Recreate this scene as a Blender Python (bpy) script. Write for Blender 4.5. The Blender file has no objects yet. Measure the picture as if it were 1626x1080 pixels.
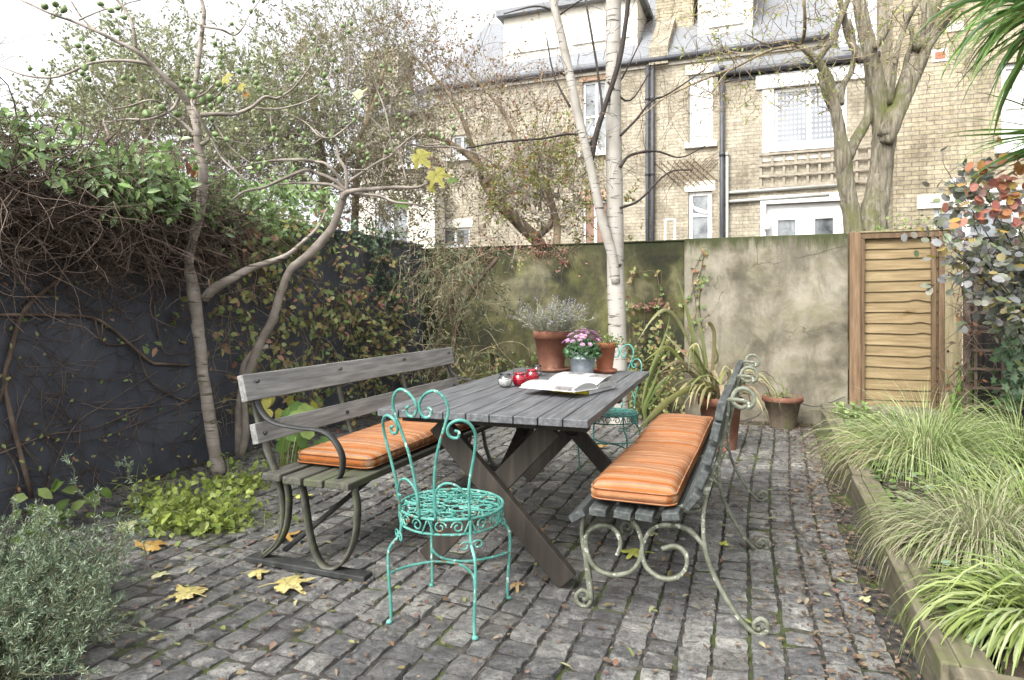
import bpy, math, random
import numpy as np
from math import sin, cos, pi, radians, sqrt
R_ = np.random.RandomState(7)
random.seed(7)
scene = bpy.context.scene
COL = scene.collection

# ------------------------------------------------------------------ camera frame
CH = 1.2; FPX = 1050.0; YAW = radians(21.0)
SA, CA = sin(YAW), cos(YAW)
HOR = 485.0; CX = 813.0
def PD(px, py, d):
    "point seen at photo pixel (px,py) at distance d along the view axis"
    u = (px-CX)/FPX
    return np.array([d*(-SA+u*CA), d*(CA+u*SA), CH-(py-HOR)*d/FPX])
def PY(px, py, Y):
    u = (px-CX)/FPX
    return PD(px, py, Y/(CA+u*SA))
def PX(px, py, X):
    u = (px-CX)/FPX
    return PD(px, py, X/(-SA+u*CA))
def PZ(px, py, z=0.0):
    return PD(px, py, (CH-z)*FPX/(py-HOR))
def nrm(v): return v/(np.linalg.norm(v, axis=-1, keepdims=True)+1e-9)
def A(*p): return np.array(p, float)

# ------------------------------------------------------------------ mesh builder
class MB:
    def __init__(s): s.v=[]; s.q=[]; s.t=[]; s.n=0; s.sm=[]
    def add(s, V, Q=None, T=None):
        V=np.asarray(V,float).reshape(-1,3)
        if Q is not None and len(Q): s.q.append(np.asarray(Q,int).reshape(-1,4)+s.n)
        if T is not None and len(T): s.t.append(np.asarray(T,int).reshape(-1,3)+s.n)
        s.v.append(V); s.n+=len(V); return s
    def merge(s, o):
        V=np.concatenate(o.v); s.add(V, np.concatenate(o.q) if o.q else None, np.concatenate(o.t) if o.t else None); return s
    def arrays(s):
        V=np.concatenate(s.v) if s.v else np.zeros((0,3))
        q=np.concatenate(s.q) if s.q else np.zeros((0,4),int)
        t=np.concatenate(s.t) if s.t else np.zeros((0,3),int)
        return V,q,t
    def xf(s, M, loc=(0,0,0)):
        s.v=[v@np.asarray(M).T+np.asarray(loc) for v in s.v]; return s
def mesh_of(name, mb, off, smooth):
    V,q,t=mb.arrays(); V=V-np.asarray(off)
    me=bpy.data.meshes.new(name)
    nl=len(q)*4+len(t)*3
    me.vertices.add(len(V)); me.vertices.foreach_set('co', V.astype(np.float32).ravel())
    me.loops.add(nl); me.loops.foreach_set('vertex_index', np.concatenate([q.ravel(),t.ravel()]).astype(np.int32))
    npoly=len(q)+len(t); me.polygons.add(npoly)
    ls=np.concatenate([np.arange(len(q))*4, len(q)*4+np.arange(len(t))*3]).astype(np.int32)
    me.polygons.foreach_set('loop_start', ls)
    me.polygons.foreach_set('use_smooth', np.full(npoly, bool(smooth)))
    me.update(calc_edges=True); me.validate()
    return me
def wloc(o):
    l=np.zeros(3)
    while o is not None: l+=np.array(o.location); o=o.parent
    return l
def obj(name, mb, mat, parent=None, origin=None, smooth=True, bev=0, label=None):
    "a mesh object; vertices are given in world space (or in the root's frame while the root sits at 0)"
    if parent is not None:
        base=wloc(parent)
        off=base
    else:
        V=mb.arrays()[0]
        off=np.array([(V[:,0].min()+V[:,0].max())/2,(V[:,1].min()+V[:,1].max())/2,V[:,2].min()]) if origin is None else np.asarray(origin,float)
    me=mesh_of(name, mb, off, smooth)
    me.materials.append(mat)
    o=bpy.data.objects.new(name, me); COL.objects.link(o)
    if parent is not None: o.parent=parent
    else: o.location=off
    if bev:
        m=o.modifiers.new('bevel','BEVEL'); m.width=bev; m.segments=2; m.limit_method='ANGLE'
        m.harden_normals=False
    if smooth and bev: pass
    if label: o['label']=label
    return o
def tag(o, label=None, cat=None, group=None, kind=None):
    if label: o['label']=label
    if cat: o['category']=cat
    if group: o['group']=group
    if kind: o['kind']=kind
    return o
def thing(name, label, cat, loc=(0,0,0), group=None):
    o=bpy.data.objects.new(name, None); COL.objects.link(o); o.location=tuple(float(a) for a in loc)
    o.empty_display_size=.1
    return tag(o,label,cat,group)
def copy_tree(o, parent=None):
    c=o.copy(); COL.objects.link(c)
    if parent is not None: c.parent=parent
    for ch in [x for x in bpy.data.objects if x.parent==o]: copy_tree(ch, c)
    return c

# ------------------------------------------------------------------ shapes
def box(mb, c, s, M=None):
    x,y,z=[a/2 for a in s]
    V=np.array([[-x,-y,-z],[x,-y,-z],[x,y,-z],[-x,y,-z],[-x,-y,z],[x,-y,z],[x,y,z],[-x,y,z]])
    if M is not None: V=V@np.asarray(M).T
    return mb.add(V+np.asarray(c), [[0,3,2,1],[4,5,6,7],[0,1,5,4],[1,2,6,5],[2,3,7,6],[3,0,4,7]])
def bb(mb, x0,x1,y0,y1,z0,z1): return box(mb, ((x0+x1)/2,(y0+y1)/2,(z0+z1)/2),(abs(x1-x0),abs(y1-y0),abs(z1-z0)))
def beam(mb, p, q, w, t, up=(0,0,1)):
    "box from p to q, w across (perp to up-ish), t in the up-ish direction"
    p=np.asarray(p,float); q=np.asarray(q,float); d=q-p; L=np.linalg.norm(d); d/=L
    s=nrm(np.cross(np.asarray(up,float), d)); u=np.cross(d,s)
    return box(mb,(p+q)/2,(L,w,t),np.stack([d,s,u],1))
def rotz(a): return np.array([[cos(a),-sin(a),0],[sin(a),cos(a),0],[0,0,1.]])
def roty(a): return np.array([[cos(a),0,sin(a)],[0,1,0],[-sin(a),0,cos(a)]])
def rotx(a): return np.array([[1,0,0],[0,cos(a),-sin(a)],[0,sin(a),cos(a)]])
def cr(P, n=6):
    "Catmull-Rom through the rows of P (any number of columns)"
    P=np.asarray(P,float)
    if len(P)<3: 
        t=np.linspace(0,1,n+1)[:,None]; return P[0]*(1-t)+P[1]*t
    Q=np.vstack([2*P[0]-P[1],P,2*P[-1]-P[-2]]); out=[]
    for i in range(1,len(Q)-2):
        t=np.linspace(0,1,n,endpoint=False)[:,None]
        a,b,c,d=Q[i-1],Q[i],Q[i+1],Q[i+2]
        out.append(.5*((2*b)+(-a+c)*t+(2*a-5*b+4*c-d)*t**2+(-a+3*b-3*c+d)*t**3))
    return np.vstack(out+[P[-1:]])
def tube(mb, P, R, sides=8, cap=True, lump=0):
    P=np.asarray(P,float); K=len(P); R=np.broadcast_to(np.asarray(R,float),(K,))
    T=nrm(np.gradient(P,axis=0)); 
    a=np.array([0,0,1.]) if abs(T[0][2])<.9 else np.array([1.,0,0])
    N=nrm(np.cross(T[0],a)); fr=[N]
    for i in range(1,K):
        N=N-T[i]*np.dot(N,T[i]); N=N/(np.linalg.norm(N)+1e-9); fr.append(N)
    N=np.array(fr); B=np.cross(T,N)
    th=np.arange(sides)*2*pi/sides
    rr=R[:,None,None]*np.ones((K,sides,1))
    if lump: 
        rr=rr*(1+lump*R_.randn(K,sides,1)*.5+lump*np.sin(th*3+1)[None,:,None]*.5)
    V=P[:,None]+rr*(np.cos(th)[None,:,None]*N[:,None]+np.sin(th)[None,:,None]*B[:,None])
    i=np.arange(K-1)[:,None]*sides; j=np.arange(sides)[None]; j2=(j+1)%sides
    Q=np.stack([i+j,i+j2,i+sides+j2,i+sides+j],-1).reshape(-1,4)
    V=V.reshape(-1,3); Tt=None
    if cap:
        V=np.vstack([V,P[0]-T[0]*R[0]*.3,P[-1]+T[-1]*R[-1]*.3]); n=K*sides; jj=np.arange(sides); j3=(jj+1)%sides
        Tt=np.vstack([np.stack([np.full(sides,n),j3,jj],1), np.stack([np.full(sides,n+1),(K-1)*sides+jj,(K-1)*sides+j3],1)])
    return mb.add(V,Q,Tt)
def tubes(mb, P, R, sides=3):
    "many thin tubes at once: P (N,K,3), R (N,K)"
    if len(P)==0: return mb
    N,K,_=P.shape
    T=nrm(np.gradient(P,axis=1)); ref=nrm(R_.randn(N,1,3))
    U=nrm(np.cross(T,ref)); B=np.cross(T,U)
    th=np.arange(sides)*2*pi/sides
    V=P[:,:,None]+R[:,:,None,None]*(np.cos(th)[None,None,:,None]*U[:,:,None]+np.sin(th)[None,None,:,None]*B[:,:,None])
    n=np.arange(N)[:,None,None]*K*sides; i=np.arange(K-1)[None,:,None]*sides; j=np.arange(sides)[None,None]; j2=(j+1)%sides
    Q=np.stack([n+i+j,n+i+j2,n+i+sides+j2,n+i+sides+j],-1).reshape(-1,4)
    return mb.add(V.reshape(-1,3),Q)
def strap(mb, P, wd, w, t):
    "flat bar swept along P; wd = direction of its width"
    P=np.asarray(P,float); K=len(P); T=nrm(np.gradient(P,axis=0)); wd=nrm(np.asarray(wd,float))
    N=nrm(np.cross(T,wd)); W=np.broadcast_to(wd,(K,3))
    c=[(-1,-1),(1,-1),(1,1),(-1,1)]
    V=np.stack([P+a*W*w/2+b*N*t/2 for a,b in c],1).reshape(-1,3)
    i=np.arange(K-1)[:,None]*4; j=np.arange(4)[None]; j2=(j+1)%4
    Q=np.stack([i+j,i+j2,i+4+j2,i+4+j],-1).reshape(-1,4).tolist()
    n=(K-1)*4; Q+= [[3,2,1,0],[n,n+1,n+2,n+3]]
    return mb.add(V,Q)
def lathe(mb, prof, c=(0,0,0), seg=32, wob=0):
    prof=np.asarray(prof,float); K=len(prof); th=np.arange(seg)*2*pi/seg
    V=np.stack([prof[:,0,None]*np.cos(th),prof[:,0,None]*np.sin(th),prof[:,1,None]*np.ones(seg)],-1)
    if wob: V=V*(1+wob*np.sin(th*2+1)[None,:,None]*A(1,1,0))
    i=np.arange(K-1)[:,None]*seg; j=np.arange(seg)[None]; j2=(j+1)%seg
    Q=np.stack([i+j,i+j2,i+seg+j2,i+seg+j],-1).reshape(-1,4)
    return mb.add(V.reshape(-1,3)+np.asarray(c),Q)
def ball(mb, c, r, seg=10, rings=7, sz=1, tip=0):
    pr=[]
    for i in range(rings+1):
        a=-pi/2+pi*i/rings; k=1-tip*max(0,sin(a))*.6
        pr.append((max(r*cos(a)*k,1e-5), r*sin(a)*sz*(1+tip*max(0,sin(a)))))
    return lathe(mb,pr,c,seg)
TPL={
 'leaf':(np.array([[0,0,0],[.3,.5,.07],[.68,.40,.05],[1,0,-.10],[.68,-.40,.05],[.3,-.5,.07],[.33,0,0],[.67,0,-.02]]),[[0,6,2,1],[6,7,3,2],[0,5,4,6],[6,4,3,7]]),
 'diam':(np.array([[0,0,0],[.45,.5,.05],[1,0,-.05],[.45,-.5,.05]]),[[0,3,2,1]]),
 'round':(np.array([[0,0,0],[.2,.42,.06],[.6,.5,.07],[.92,.22,.02],[.92,-.22,.02],[.6,-.5,.07],[.2,-.42,.06],[.15,0,0],[.6,0,0]]),[[0,7,2,1],[7,8,3,2],[8,4,3,3],[0,6,5,7],[7,5,4,8]]),
 'ivy':(np.array([[0,0,0],[-.12,.36,.04],[.25,.28,0],[.42,.55,.05],[.55,.22,.02],[1,0,-.06],[.55,-.22,.02],[.42,-.55,.05],[.25,-.28,0],[-.12,-.36,.04],[.4,0,0]]),[[0,2,1,1],[0,10,4,2],[2,4,3,3],[10,5,4,4],[0,8,10,10],[0,9,8,8],[8,7,6,6],[8,6,10,10],[10,6,5,5]]),
}
def leaves(mb, C, D, Nn, L, W, tpl='leaf'):
    n=len(C)
    if n==0: return mb
    TV,TF=TPL[tpl]
    D=nrm(D); S=nrm(np.cross(D,Nn)); U=np.cross(S,D)
    L=np.broadcast_to(L,(n,))[:,None,None]; W=np.broadcast_to(W,(n,))[:,None,None]
    V=C[:,None]+L*TV[None,:,0,None]*D[:,None]+W*TV[None,:,1,None]*S[:,None]+L*TV[None,:,2,None]*U[:,None]
    m=len(TV); TF=np.array(TF); q=[f for f in TF if len(set(f))==4]; t=[f[:3] for f in TF if len(set(f))==3]
    off=(np.arange(n)*m)[:,None,None]
    Q=(np.array(q)[None]+off).reshape(-1,4) if q else None
    T=(np.array(t)[None]+off).reshape(-1,3) if t else None
    return mb.add(V.reshape(-1,3),Q,T)
def curls(P0, D0, L, wig=.4, K=6, grav=0., pull=None, pk=0.):
    N=len(P0); P=[P0]; d=nrm(D0); L=np.broadcast_to(L,(N,))[:,None]; g=A(0,0,-1)
    turn=R_.randn(N,3)
    for k in range(K):
        turn=.6*turn+.8*R_.randn(N,3)
        d=nrm(d+wig*turn*.5+grav*g)
        if pull is not None: d=nrm(d+pk*pull)
        P.append(P[-1]+d*L/K)
    return np.stack(P,1)
def taper(N,K,r0,r1): 
    r0=np.broadcast_to(r0,(N,))[:,None]; r1=np.broadcast_to(r1,(N,))[:,None]
    t=np.linspace(0,1,K)[None]; return r0*(1-t)+r1*t
def sph(n): return nrm(R_.randn(n,3))
def along(P, n, lo=.1):
    "n random points (and tangents) on a batch of paths (N,K,3)"
    N,K,_=P.shape; i=R_.randint(0,N,n); f=(lo+(1-lo)*R_.rand(n))*(K-1.001); k=f.astype(int); t=(f-k)[:,None]
    a=P[i,k]; b=P[i,k+1]; return a*(1-t)+b*t, nrm(b-a)
def blades(mb, P0, D0, L, W, droop, K=7, twist=.3):
    "grass / strap leaves: arching ribbons with a fold"
    N=len(P0); L=np.broadcast_to(L,(N,)); W=np.broadcast_to(W,(N,)); droop=np.broadcast_to(droop,(N,))
    d=nrm(D0); P=[P0]; 
    for k in range(K):
        d=nrm(d+A(0,0,-1)*(droop*(k+.5)/K*2/K*1.6)[:,None]+R_.randn(N,3)*.03)
        P.append(P[-1]+d*(L/K)[:,None])
    P=np.stack(P,1); T=nrm(np.gradient(P,axis=1))
    S=nrm(np.cross(T,A(0,0,1))+1e-4); up=np.cross(S,T)
    tw=(R_.randn(N)*twist)[:,None,None]; S2=nrm(S*np.cos(tw)+up*np.sin(tw)); up=np.cross(S2,T)
    t=np.linspace(0,1,K+1); prof=np.minimum(1,.45+t*2.2)*np.clip((1-t)*2.2,0.02,1)
    w=(W[:,None]*prof[None])[...,None]/2
    V=np.stack([P+S2*w+up*w*.35,P,P-S2*w+up*w*.35],2).reshape(-1,3)
    n=np.arange(N)[:,None,None]*(K+1)*3; i=np.arange(K)[None,:,None]*3; j=np.arange(2)[None,None]
    Q=np.stack([n+i+j,n+i+j+1,n+i+3+j+1,n+i+3+j],-1).reshape(-1,4)
    mb.add(V,Q); return P

# ------------------------------------------------------------------ materials
def srgb(h, k=1.0):
    if isinstance(h,str):
        c=[int(h[i:i+2],16)/255 for i in (0,2,4)]
        c=[(x/12.92 if x<=.04045 else ((x+.055)/1.055)**2.4)*k for x in c]
        return (c[0],c[1],c[2],1)
    return (h[0]*k,h[1]*k,h[2]*k,1)
class NT:
    def __init__(s,name):
        s.m=bpy.data.materials.new(name); s.m.use_nodes=True; s.t=s.m.node_tree; s.n=s.t.nodes; s.l=s.t.links; s.n.clear()
        s.out=s.n.new('ShaderNodeOutputMaterial'); s.p=s.n.new('ShaderNodeBsdfPrincipled'); s.l.new(s.p.outputs[0],s.out.inputs[0])
    def new(s,typ,**k):
        n=s.n.new('ShaderNode'+typ)
        for a,b in k.items(): setattr(n,a,b)
        return n
    def lk(s,a,b): s.l.new(a,b)
    def coord(s,stretch=(1,1,1),out='Object',swap=False):
        c=s.new('TexCoord'); mp=s.new('Mapping'); mp.inputs['Scale'].default_value=stretch
        s.lk(c.outputs[out],mp.inputs[0]); return mp.outputs[0]
    def noise(s,vec,scale,detail=5,rough=.6,dist=0):
        n=s.new('TexNoise'); n.inputs['Scale'].default_value=scale; n.inputs['Detail'].default_value=detail
        n.inputs['Roughness'].default_value=rough; n.inputs['Distortion'].default_value=dist
        if vec is not None: s.lk(vec,n.inputs['Vector'])
        return n.outputs[0]
    def ramp(s,fac,stops,interp='LINEAR'):
        r=s.new('ValToRGB'); e=r.color_ramp.elements; r.color_ramp.interpolation=interp
        while len(e)<len(stops): e.new(.5)
        for i,(p,c) in enumerate(stops):
            e[i].position=p; e[i].color=c if len(c)==4 else (*c,1)
        s.lk(fac,r.inputs[0]); return r.outputs[0]
    def mix(s,fac,a,b,mode='MIX'):
        m=s.new('MixRGB',blend_type=mode)
        for inp,v in ((m.inputs[0],fac),(m.inputs[1],a),(m.inputs[2],b)):
            if hasattr(v,'links') or hasattr(v,'is_linked'): s.lk(v,inp)
            elif isinstance(v,(int,float)): inp.default_value=v
            else: inp.default_value=v
        return m.outputs[0]
    def bump(s,h,strength=.3,dist=.01):
        b=s.new('Bump'); b.inputs['Strength'].default_value=strength; b.inputs['Distance'].default_value=dist
        s.lk(h,b.inputs['Height']); s.lk(b.outputs[0],s.p.inputs['Normal']); return b
def ev(cols):
    n=len(cols); return [(.28+.44*i/(max(n-1,1)),c) for i,c in enumerate(cols)]
def mat(name, cols, scale=6, stretch=(1,1,1), rough=.7, bump=.3, bs=40, bd=.004, metal=0, island=0., spots=None, bstretch=None, spec=.4, rvar=0):
    m=NT(name); v=m.coord(stretch); f=m.noise(v,scale)
    cols=[srgb(c) if isinstance(c,str) else c for c in cols]
    c=m.ramp(f,ev(cols))
    if island:
        g=m.new('NewGeometry'); k=m.ramp(g.outputs['Random Per Island'],[(0,(1-island,)*3),(1,(1+island,)*3)])
        # values above 1 are clamped by the ramp, so scale the base instead
        c=m.mix(1.0,c,k,'MULTIPLY')
    if spots:
        for (sc,lo,hi,col,st) in spots:
            f2=m.noise(m.coord(st),sc,6,.65); mk=m.ramp(f2,[(lo,(0,0,0)),(hi,(1,1,1))]); c=m.mix(mk,c,srgb(col) if isinstance(col,str) else col)
    m.lk(c,m.p.inputs['Base Color']); m.p.inputs['Roughness'].default_value=rough; m.p.inputs['Metallic'].default_value=metal
    m.p.inputs['Specular IOR Level'].default_value=spec
    if rvar:
        rr=m.ramp(m.noise(m.coord(),scale*.7),[(.3,(rough-rvar,)*3),(.7,(min(1,rough+rvar),)*3)]); m.lk(rr,m.p.inputs['Roughness'])
    if bump: m.bump(m.noise(m.coord(bstretch or stretch),bs,8,.7),bump,bd)
    return m.m
def leafmat(name, cols, trans=.3, rough=.5, spec=.35, nz=.25):
    m=NT(name); g=m.new('NewGeometry'); cols=[srgb(c) if isinstance(c,str) else c for c in cols]
    c=m.ramp(g.outputs['Random Per Island'],[(i/max(1,len(cols)-1),x) for i,x in enumerate(cols)])
    f=m.noise(m.coord(),25,3); k=m.ramp(f,[(.3,(1-nz,)*3),(.7,(1,1,1))]); c=m.mix(1,c,k,'MULTIPLY')
    m.lk(c,m.p.inputs['Base Color']); m.p.inputs['Roughness'].default_value=rough; m.p.inputs['Specular IOR Level'].default_value=spec
    if trans:
        t=m.new('BsdfTranslucent'); m.lk(c,t.inputs[0]); x=m.new('MixShader'); x.inputs[0].default_value=trans
        m.lk(m.p.outputs[0],x.inputs[1]); m.lk(t.outputs[0],x.inputs[2]); m.lk(x.outputs[0],m.out.inputs[0])
    return m.m
def glass(name, col, rough=.05):
    m=NT(name); m.p.inputs['Base Color'].default_value=srgb(col); m.p.inputs['Roughness'].default_value=rough
    m.p.inputs['Transmission Weight'].default_value=1; m.p.inputs['IOR'].default_value=1.35; return m.m
# ================================================================== materials in use
m_soil=mat('soil',['1d1712','32281f','4a3b2e'],scale=9,rough=.95,bump=.8,bs=60,bd=.02)
def paving_mat():
    m=NT('granite_setts'); g=m.new('NewGeometry'); v=m.coord()
    base=m.ramp(g.outputs['Random Per Island'],[(0,srgb('747472')),(.3,srgb('979590')),(.6,srgb('868684')),(.85,srgb('b1afa7')),(1,srgb('807d77'))])
    grain=m.ramp(m.noise(v,105,5,.85),[(.38,(.2,.2,.21)),(.47,(.75,.75,.75)),(.6,(1,1,1))])
    c=m.mix(1,base,grain,'MULTIPLY')
    blot=m.ramp(m.noise(v,22,6,.7,.6),[(.38,(.42,.42,.44)),(.58,(1,1,1))]); c=m.mix(.85,c,blot,'MULTIPLY')
    lich=m.ramp(m.noise(v,14,9,.8),[(.54,(0,0,0)),(.62,(1,1,1))]); c=m.mix(m.mix(1,lich,(.6,.6,.6,1),'MULTIPLY'),c,srgb('c0bdb4'))
    wet=m.ramp(m.noise(v,.9,5,.65,.5),[(.36,(.34,.34,.36)),(.6,(1,1,1))]); c=m.mix(.8,c,wet,'MULTIPLY')
    moss=m.ramp(m.noise(m.coord((1,1,1)),2.6,8,.75),[(.63,(0,0,0)),(.70,(1,1,1))])
    c=m.mix(m.mix(1,moss,(.35,.35,.35,1),'MULTIPLY'),c,srgb('59602f'))
    m.lk(c,m.p.inputs['Base Color'])
    r=m.ramp(m.noise(v,1.1,5,.65,.5),[(.42,(.3,)*3),(.62,(.68,)*3)]); m.lk(r,m.p.inputs['Roughness']); m.p.inputs['Specular IOR Level'].default_value=.45
    m.bump(m.noise(v,55,10,.8),1.0,.014); return m.m
m_sett=paving_mat()
m_joint=mat('joint_dirt',['211f1c','3a3733','57534d'],scale=30,rough=.95,bump=1,bs=90,bd=.01,spots=[(3.2,.5,.6,'414b20',(1,1,1))])
def wood(name,cols,rough=.75,axis=1,bump=.35,spots=None,fine=1.0):
    st=[26,26,26]; st[axis]=1.6
    return mat(name,cols,scale=2.2*fine,stretch=tuple(st),rough=rough,bump=bump,bs=5,bd=.003,spots=spots)
m_tabletop=wood('table_wood',['3d3e40','545557','6e6f70'],rough=.55,spots=[(5,.62,.72,'6e7069',(1,1,1))])
m_tableleg=wood('table_leg_wood',['211d19','2f2a24','40382f'],rough=.75,axis=2,fine=.5)
m_benchwood=wood('weathered_wood',['5f5f5d','7a7a77','959491'],rough=.8,spots=[(7,.62,.74,'5b5348',(1,.3,1))])
m_seatwood=wood('mossy_wood',['31312c','48473f','605e54'],rough=.8,spots=[(6,.52,.68,'4c5238',(1,.4,1))])
m_darkslat=wood('dark_slat_wood',['26292a','3e4241','585c59'],rough=.7,spots=[(8,.6,.72,'6a7261',(1,.3,1))])
m_iron=mat('old_iron',['33322c','4a4a41','5d5c50'],scale=16,rough=.62,bump=.4,bs=60,spots=[(24,.55,.66,'56603c',(1,1,1))])
m_dark_iron=mat('dark_iron',['1e1f1f','2f302f','414240'],scale=18,rough=.6,bump=.5,bs=80)
m_paleiron=mat('flaking_green_iron',['474a3b','626556','818376'],scale=20,rough=.65,bump=.7,bs=60,spots=[(34,.58,.64,'b4b6a8',(1,1,1)),(26,.62,.7,'4b4335',(1,1,1))])
m_teal=mat('teal_paint',['347065','48867b','69a095'],scale=14,rough=.5,bump=.5,bs=90,spots=[(45,.60,.66,'c2cfc8',(1,1,1)),(30,.58,.64,'6b4a30',(1,1,1)),(11,.58,.72,'3d5f56',(1,1,1))])
m_terra=mat('terracotta',['573628','6b4534','825f50'],scale=7,rough=.85,bump=.25,bs=90,spots=[(5,.6,.75,'b08a72',(1,1,1))])
m_terra2=mat('orange_terracotta',['7a4630','91573d','a67058'],scale=8,rough=.85,bump=.2,bs=90)
m_terra_old=mat('algae_terracotta',['4b4238','665a4b','7d735f'],scale=7,rough=.9,bump=.4,bs=70,spots=[(6,.5,.66,'4e5132',(1,1,1))])
m_zinc=mat('zinc',['7e868d','9aa2a8','b3bac0'],scale=13,rough=.45,metal=.75,bump=.1,bs=60)
m_page=mat('page_paper',['d9d8d6','e4e3e1'],scale=3,rough=.6,bump=0)
m_white=mat('white_paint',['cfcfcc','e0e0dd'],scale=2,rough=.5,bump=.05)
def cushion_mat():
    m=NT('striped_orange_fabric')
    s=m.new('SeparateXYZ'); m.lk(m.coord(),s.inputs[0])
    def n1(sc,det,ro):
        n=m.new('TexNoise',noise_dimensions='1D'); n.inputs['Scale'].default_value=sc; n.inputs['Detail'].default_value=det; n.inputs['Roughness'].default_value=ro; m.lk(s.outputs[1],n.inputs['W']); return n.outputs[0]
    c=m.ramp(n1(70,4,.85),[(.30,srgb('733914')),(.42,srgb('915022')),(.55,srgb('a26536')),(.68,srgb('965425'))])
    c=m.mix(m.ramp(n1(26,5,.85),[(.47,(0,0,0)),(.56,(.8,.8,.8))]),c,srgb('ab8c6c'))
    c=m.mix(m.ramp(n1(55,3,.6),[(.56,(0,0,0)),(.60,(.75,.75,.75))]),c,srgb('7f6f66'))
    c=m.mix(.6,c,m.ramp(m.noise(m.coord(),6,7,.7),[(.38,(.68,.62,.58)),(.6,(1,1,1))]),'MULTIPLY')
    wv=m.new('TexWave',wave_type='BANDS',bands_direction='Y'); wv.inputs['Scale'].default_value=120; m.lk(m.coord(),wv.inputs['Vector'])
    m.lk(m.mix(.12,c,wv.outputs[0],'MULTIPLY'),m.p.inputs['Base Color']); m.p.inputs['Roughness'].default_value=.92
    m.p.inputs['Specular IOR Level'].default_value=.15
    m.bump(m.noise(m.coord((1,1,1)),9,6,.6,1.0),.5,.02); return m.m
m_cush=cushion_mat()
def concrete_mat(name,pale):
    m=NT(name); v=m.coord()
    a=['4c483c','655f50','7e7768','908a7b'] if pale else ['22231a','35361f','4e4c31','6e6a4e']
    c=m.ramp(m.noise(v,1.9,9,.66,.3),[(.36+.09*i,srgb(x)) for i,x in enumerate(a)])
    g=m.ramp(m.noise(v,2.3,6,.7,.2),[(.5,(0,0,0)),(.64,(1,1,1))]); c=m.mix(m.mix(1,g,((.35 if pale else .6),)*3+(1,),'MULTIPLY'),c,srgb('6c6c46' if pale else '62632e'))
    d=m.ramp(m.noise(m.coord((2.2,1,.9)),1.7,8,.7,.5),[(.48,(0,0,0)),(.60,(1,1,1))]); c=m.mix(m.mix(1,d,((.55,)*3+(1,)),'MULTIPLY'),c,srgb('4f4b3f' if pale else '272619'))
    w=m.ramp(m.noise(v,1.1,5,.6,.4),[(.56 if not pale else .54,(0,0,0)),(.66,(1,1,1))]); c=m.mix(m.mix(1,w,((.5,)*3+(1,)),'MULTIPLY'),c,srgb('a39d8d' if pale else '9a937c'))
    # algae band under the coping
    s=m.new('SeparateXYZ'); m.lk(m.coord(),s.inputs[0]); ad=m.new('Math',operation='MULTIPLY_ADD'); m.lk(m.noise(m.coord((5,5,.8)),1.8,6,.7),ad.inputs[0]); ad.inputs[1].default_value=-.55; m.lk(s.outputs[2],ad.inputs[2])
    t=m.ramp(ad.outputs[0],[(0,(0,0,0)),(1,(1,1,1))]); mr=m.new('MapRange'); m.lk(ad.outputs[0],mr.inputs[0]); mr.inputs[1].default_value=1.48; mr.inputs[2].default_value=1.62; 
    c=m.mix(mr.outputs[0],c,srgb('3b3f22' if pale else '2c3016'))
    vo=m.new('TexVoronoi',feature='DISTANCE_TO_EDGE'); vo.inputs['Scale'].default_value=1.3; m.lk(m.mix(.25,v,m.noise(v,5,5)),vo.inputs['Vector'])
    n4=m.ramp(m.noise(v,1.3,2),[(.5,(0,0,0)),(.56,(1,1,1))]); cr_=m.ramp(vo.outputs[0],[(0,(1,1,1)),(.006,(0,0,0))]); c=m.mix(m.mix(1,cr_,n4,'MULTIPLY'),c,srgb('3c3a2c'))
    m.lk(c,m.p.inputs['Base Color']); m.p.inputs['Roughness'].default_value=.9; m.bump(m.noise(v,26,10,.7),.5,.01); return m.m
m_conc1=concrete_mat('mossy_render',False); m_conc2=concrete_mat('stained_render',True)
m_darkwall=mat('dark_blue_paint',['383b43','474a52','565961'],scale=2.2,rough=.7,bump=.35,bs=34,bd=.006,spots=[(7,.62,.74,'3c3d42',(1,1,1)),(60,.70,.74,'6c6b68',(1,1,1))])
m_fence=mat('lap_boards',['69593e','7f6d4e','958363'],scale=2,stretch=(1.5,10,22),rough=.8,bump=.4,bs=6,bd=.003,island=.08,spots=[(3.5,.60,.70,'5f4726',(1,1,2.2)),(1.6,.5,.7,'7b6f50',(1,1,1))])
m_fenceframe=mat('brown_battens',['4a3a2a','5f4c38','78634b'],scale=2.2,stretch=(22,22,1.5),rough=.8,bump=.4,bs=6)
m_fencepost=mat('pale_post',['696048','817759','968c72'],scale=2.2,stretch=(22,22,1.5),rough=.8,bump=.4,bs=6)
m_greybrown=mat('old_post',['54412f','6f5942','857058'],scale=2.2,stretch=(22,22,1.5),rough=.85,bump=.4,bs=6)
m_trellis=mat('brown_trellis_wood',['453930','5f5045','7d6d60'],scale=9,rough=.85,bump=.3)
m_darkfence=mat('dark_boards',['110f0d','1b1815','25211d'],scale=4,stretch=(9,9,1),rough=.85,bump=.3)
m_sleeper=mat('mossy_sleeper',['443f33','5f5948','7c7462'],scale=2.2,stretch=(14,1.6,14),rough=.85,bump=.5,bs=6,bd=.004,spots=[(6,.5,.64,'5a6136',(1,1,1)),(9,.6,.68,'3d3a2e',(1,1,1))])
m_bark_fig=mat('fig_bark',['6e655c','8d847a','a9a096'],scale=5,rough=.8,bump=.5,bs=30,bd=.006,stretch=(1,1,2),spots=[(9,.56,.62,'57503f',(.6,.6,5)),(5,.6,.7,'6c7050',(1,1,1))])
m_bark_fig2=mat('tan_bark',['665e55','857c72','a0978c'],scale=7,rough=.8,bump=.5,bs=40,bd=.004)
m_bark=mat('ridged_bark',['5a5345','938b78','b9b19d'],scale=3.0,stretch=(9,9,1.0),rough=.9,bump=1,bs=3.5,bd=.09,spots=[(2.2,.5,.66,'7a7d4c',(1,1,1))])
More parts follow.
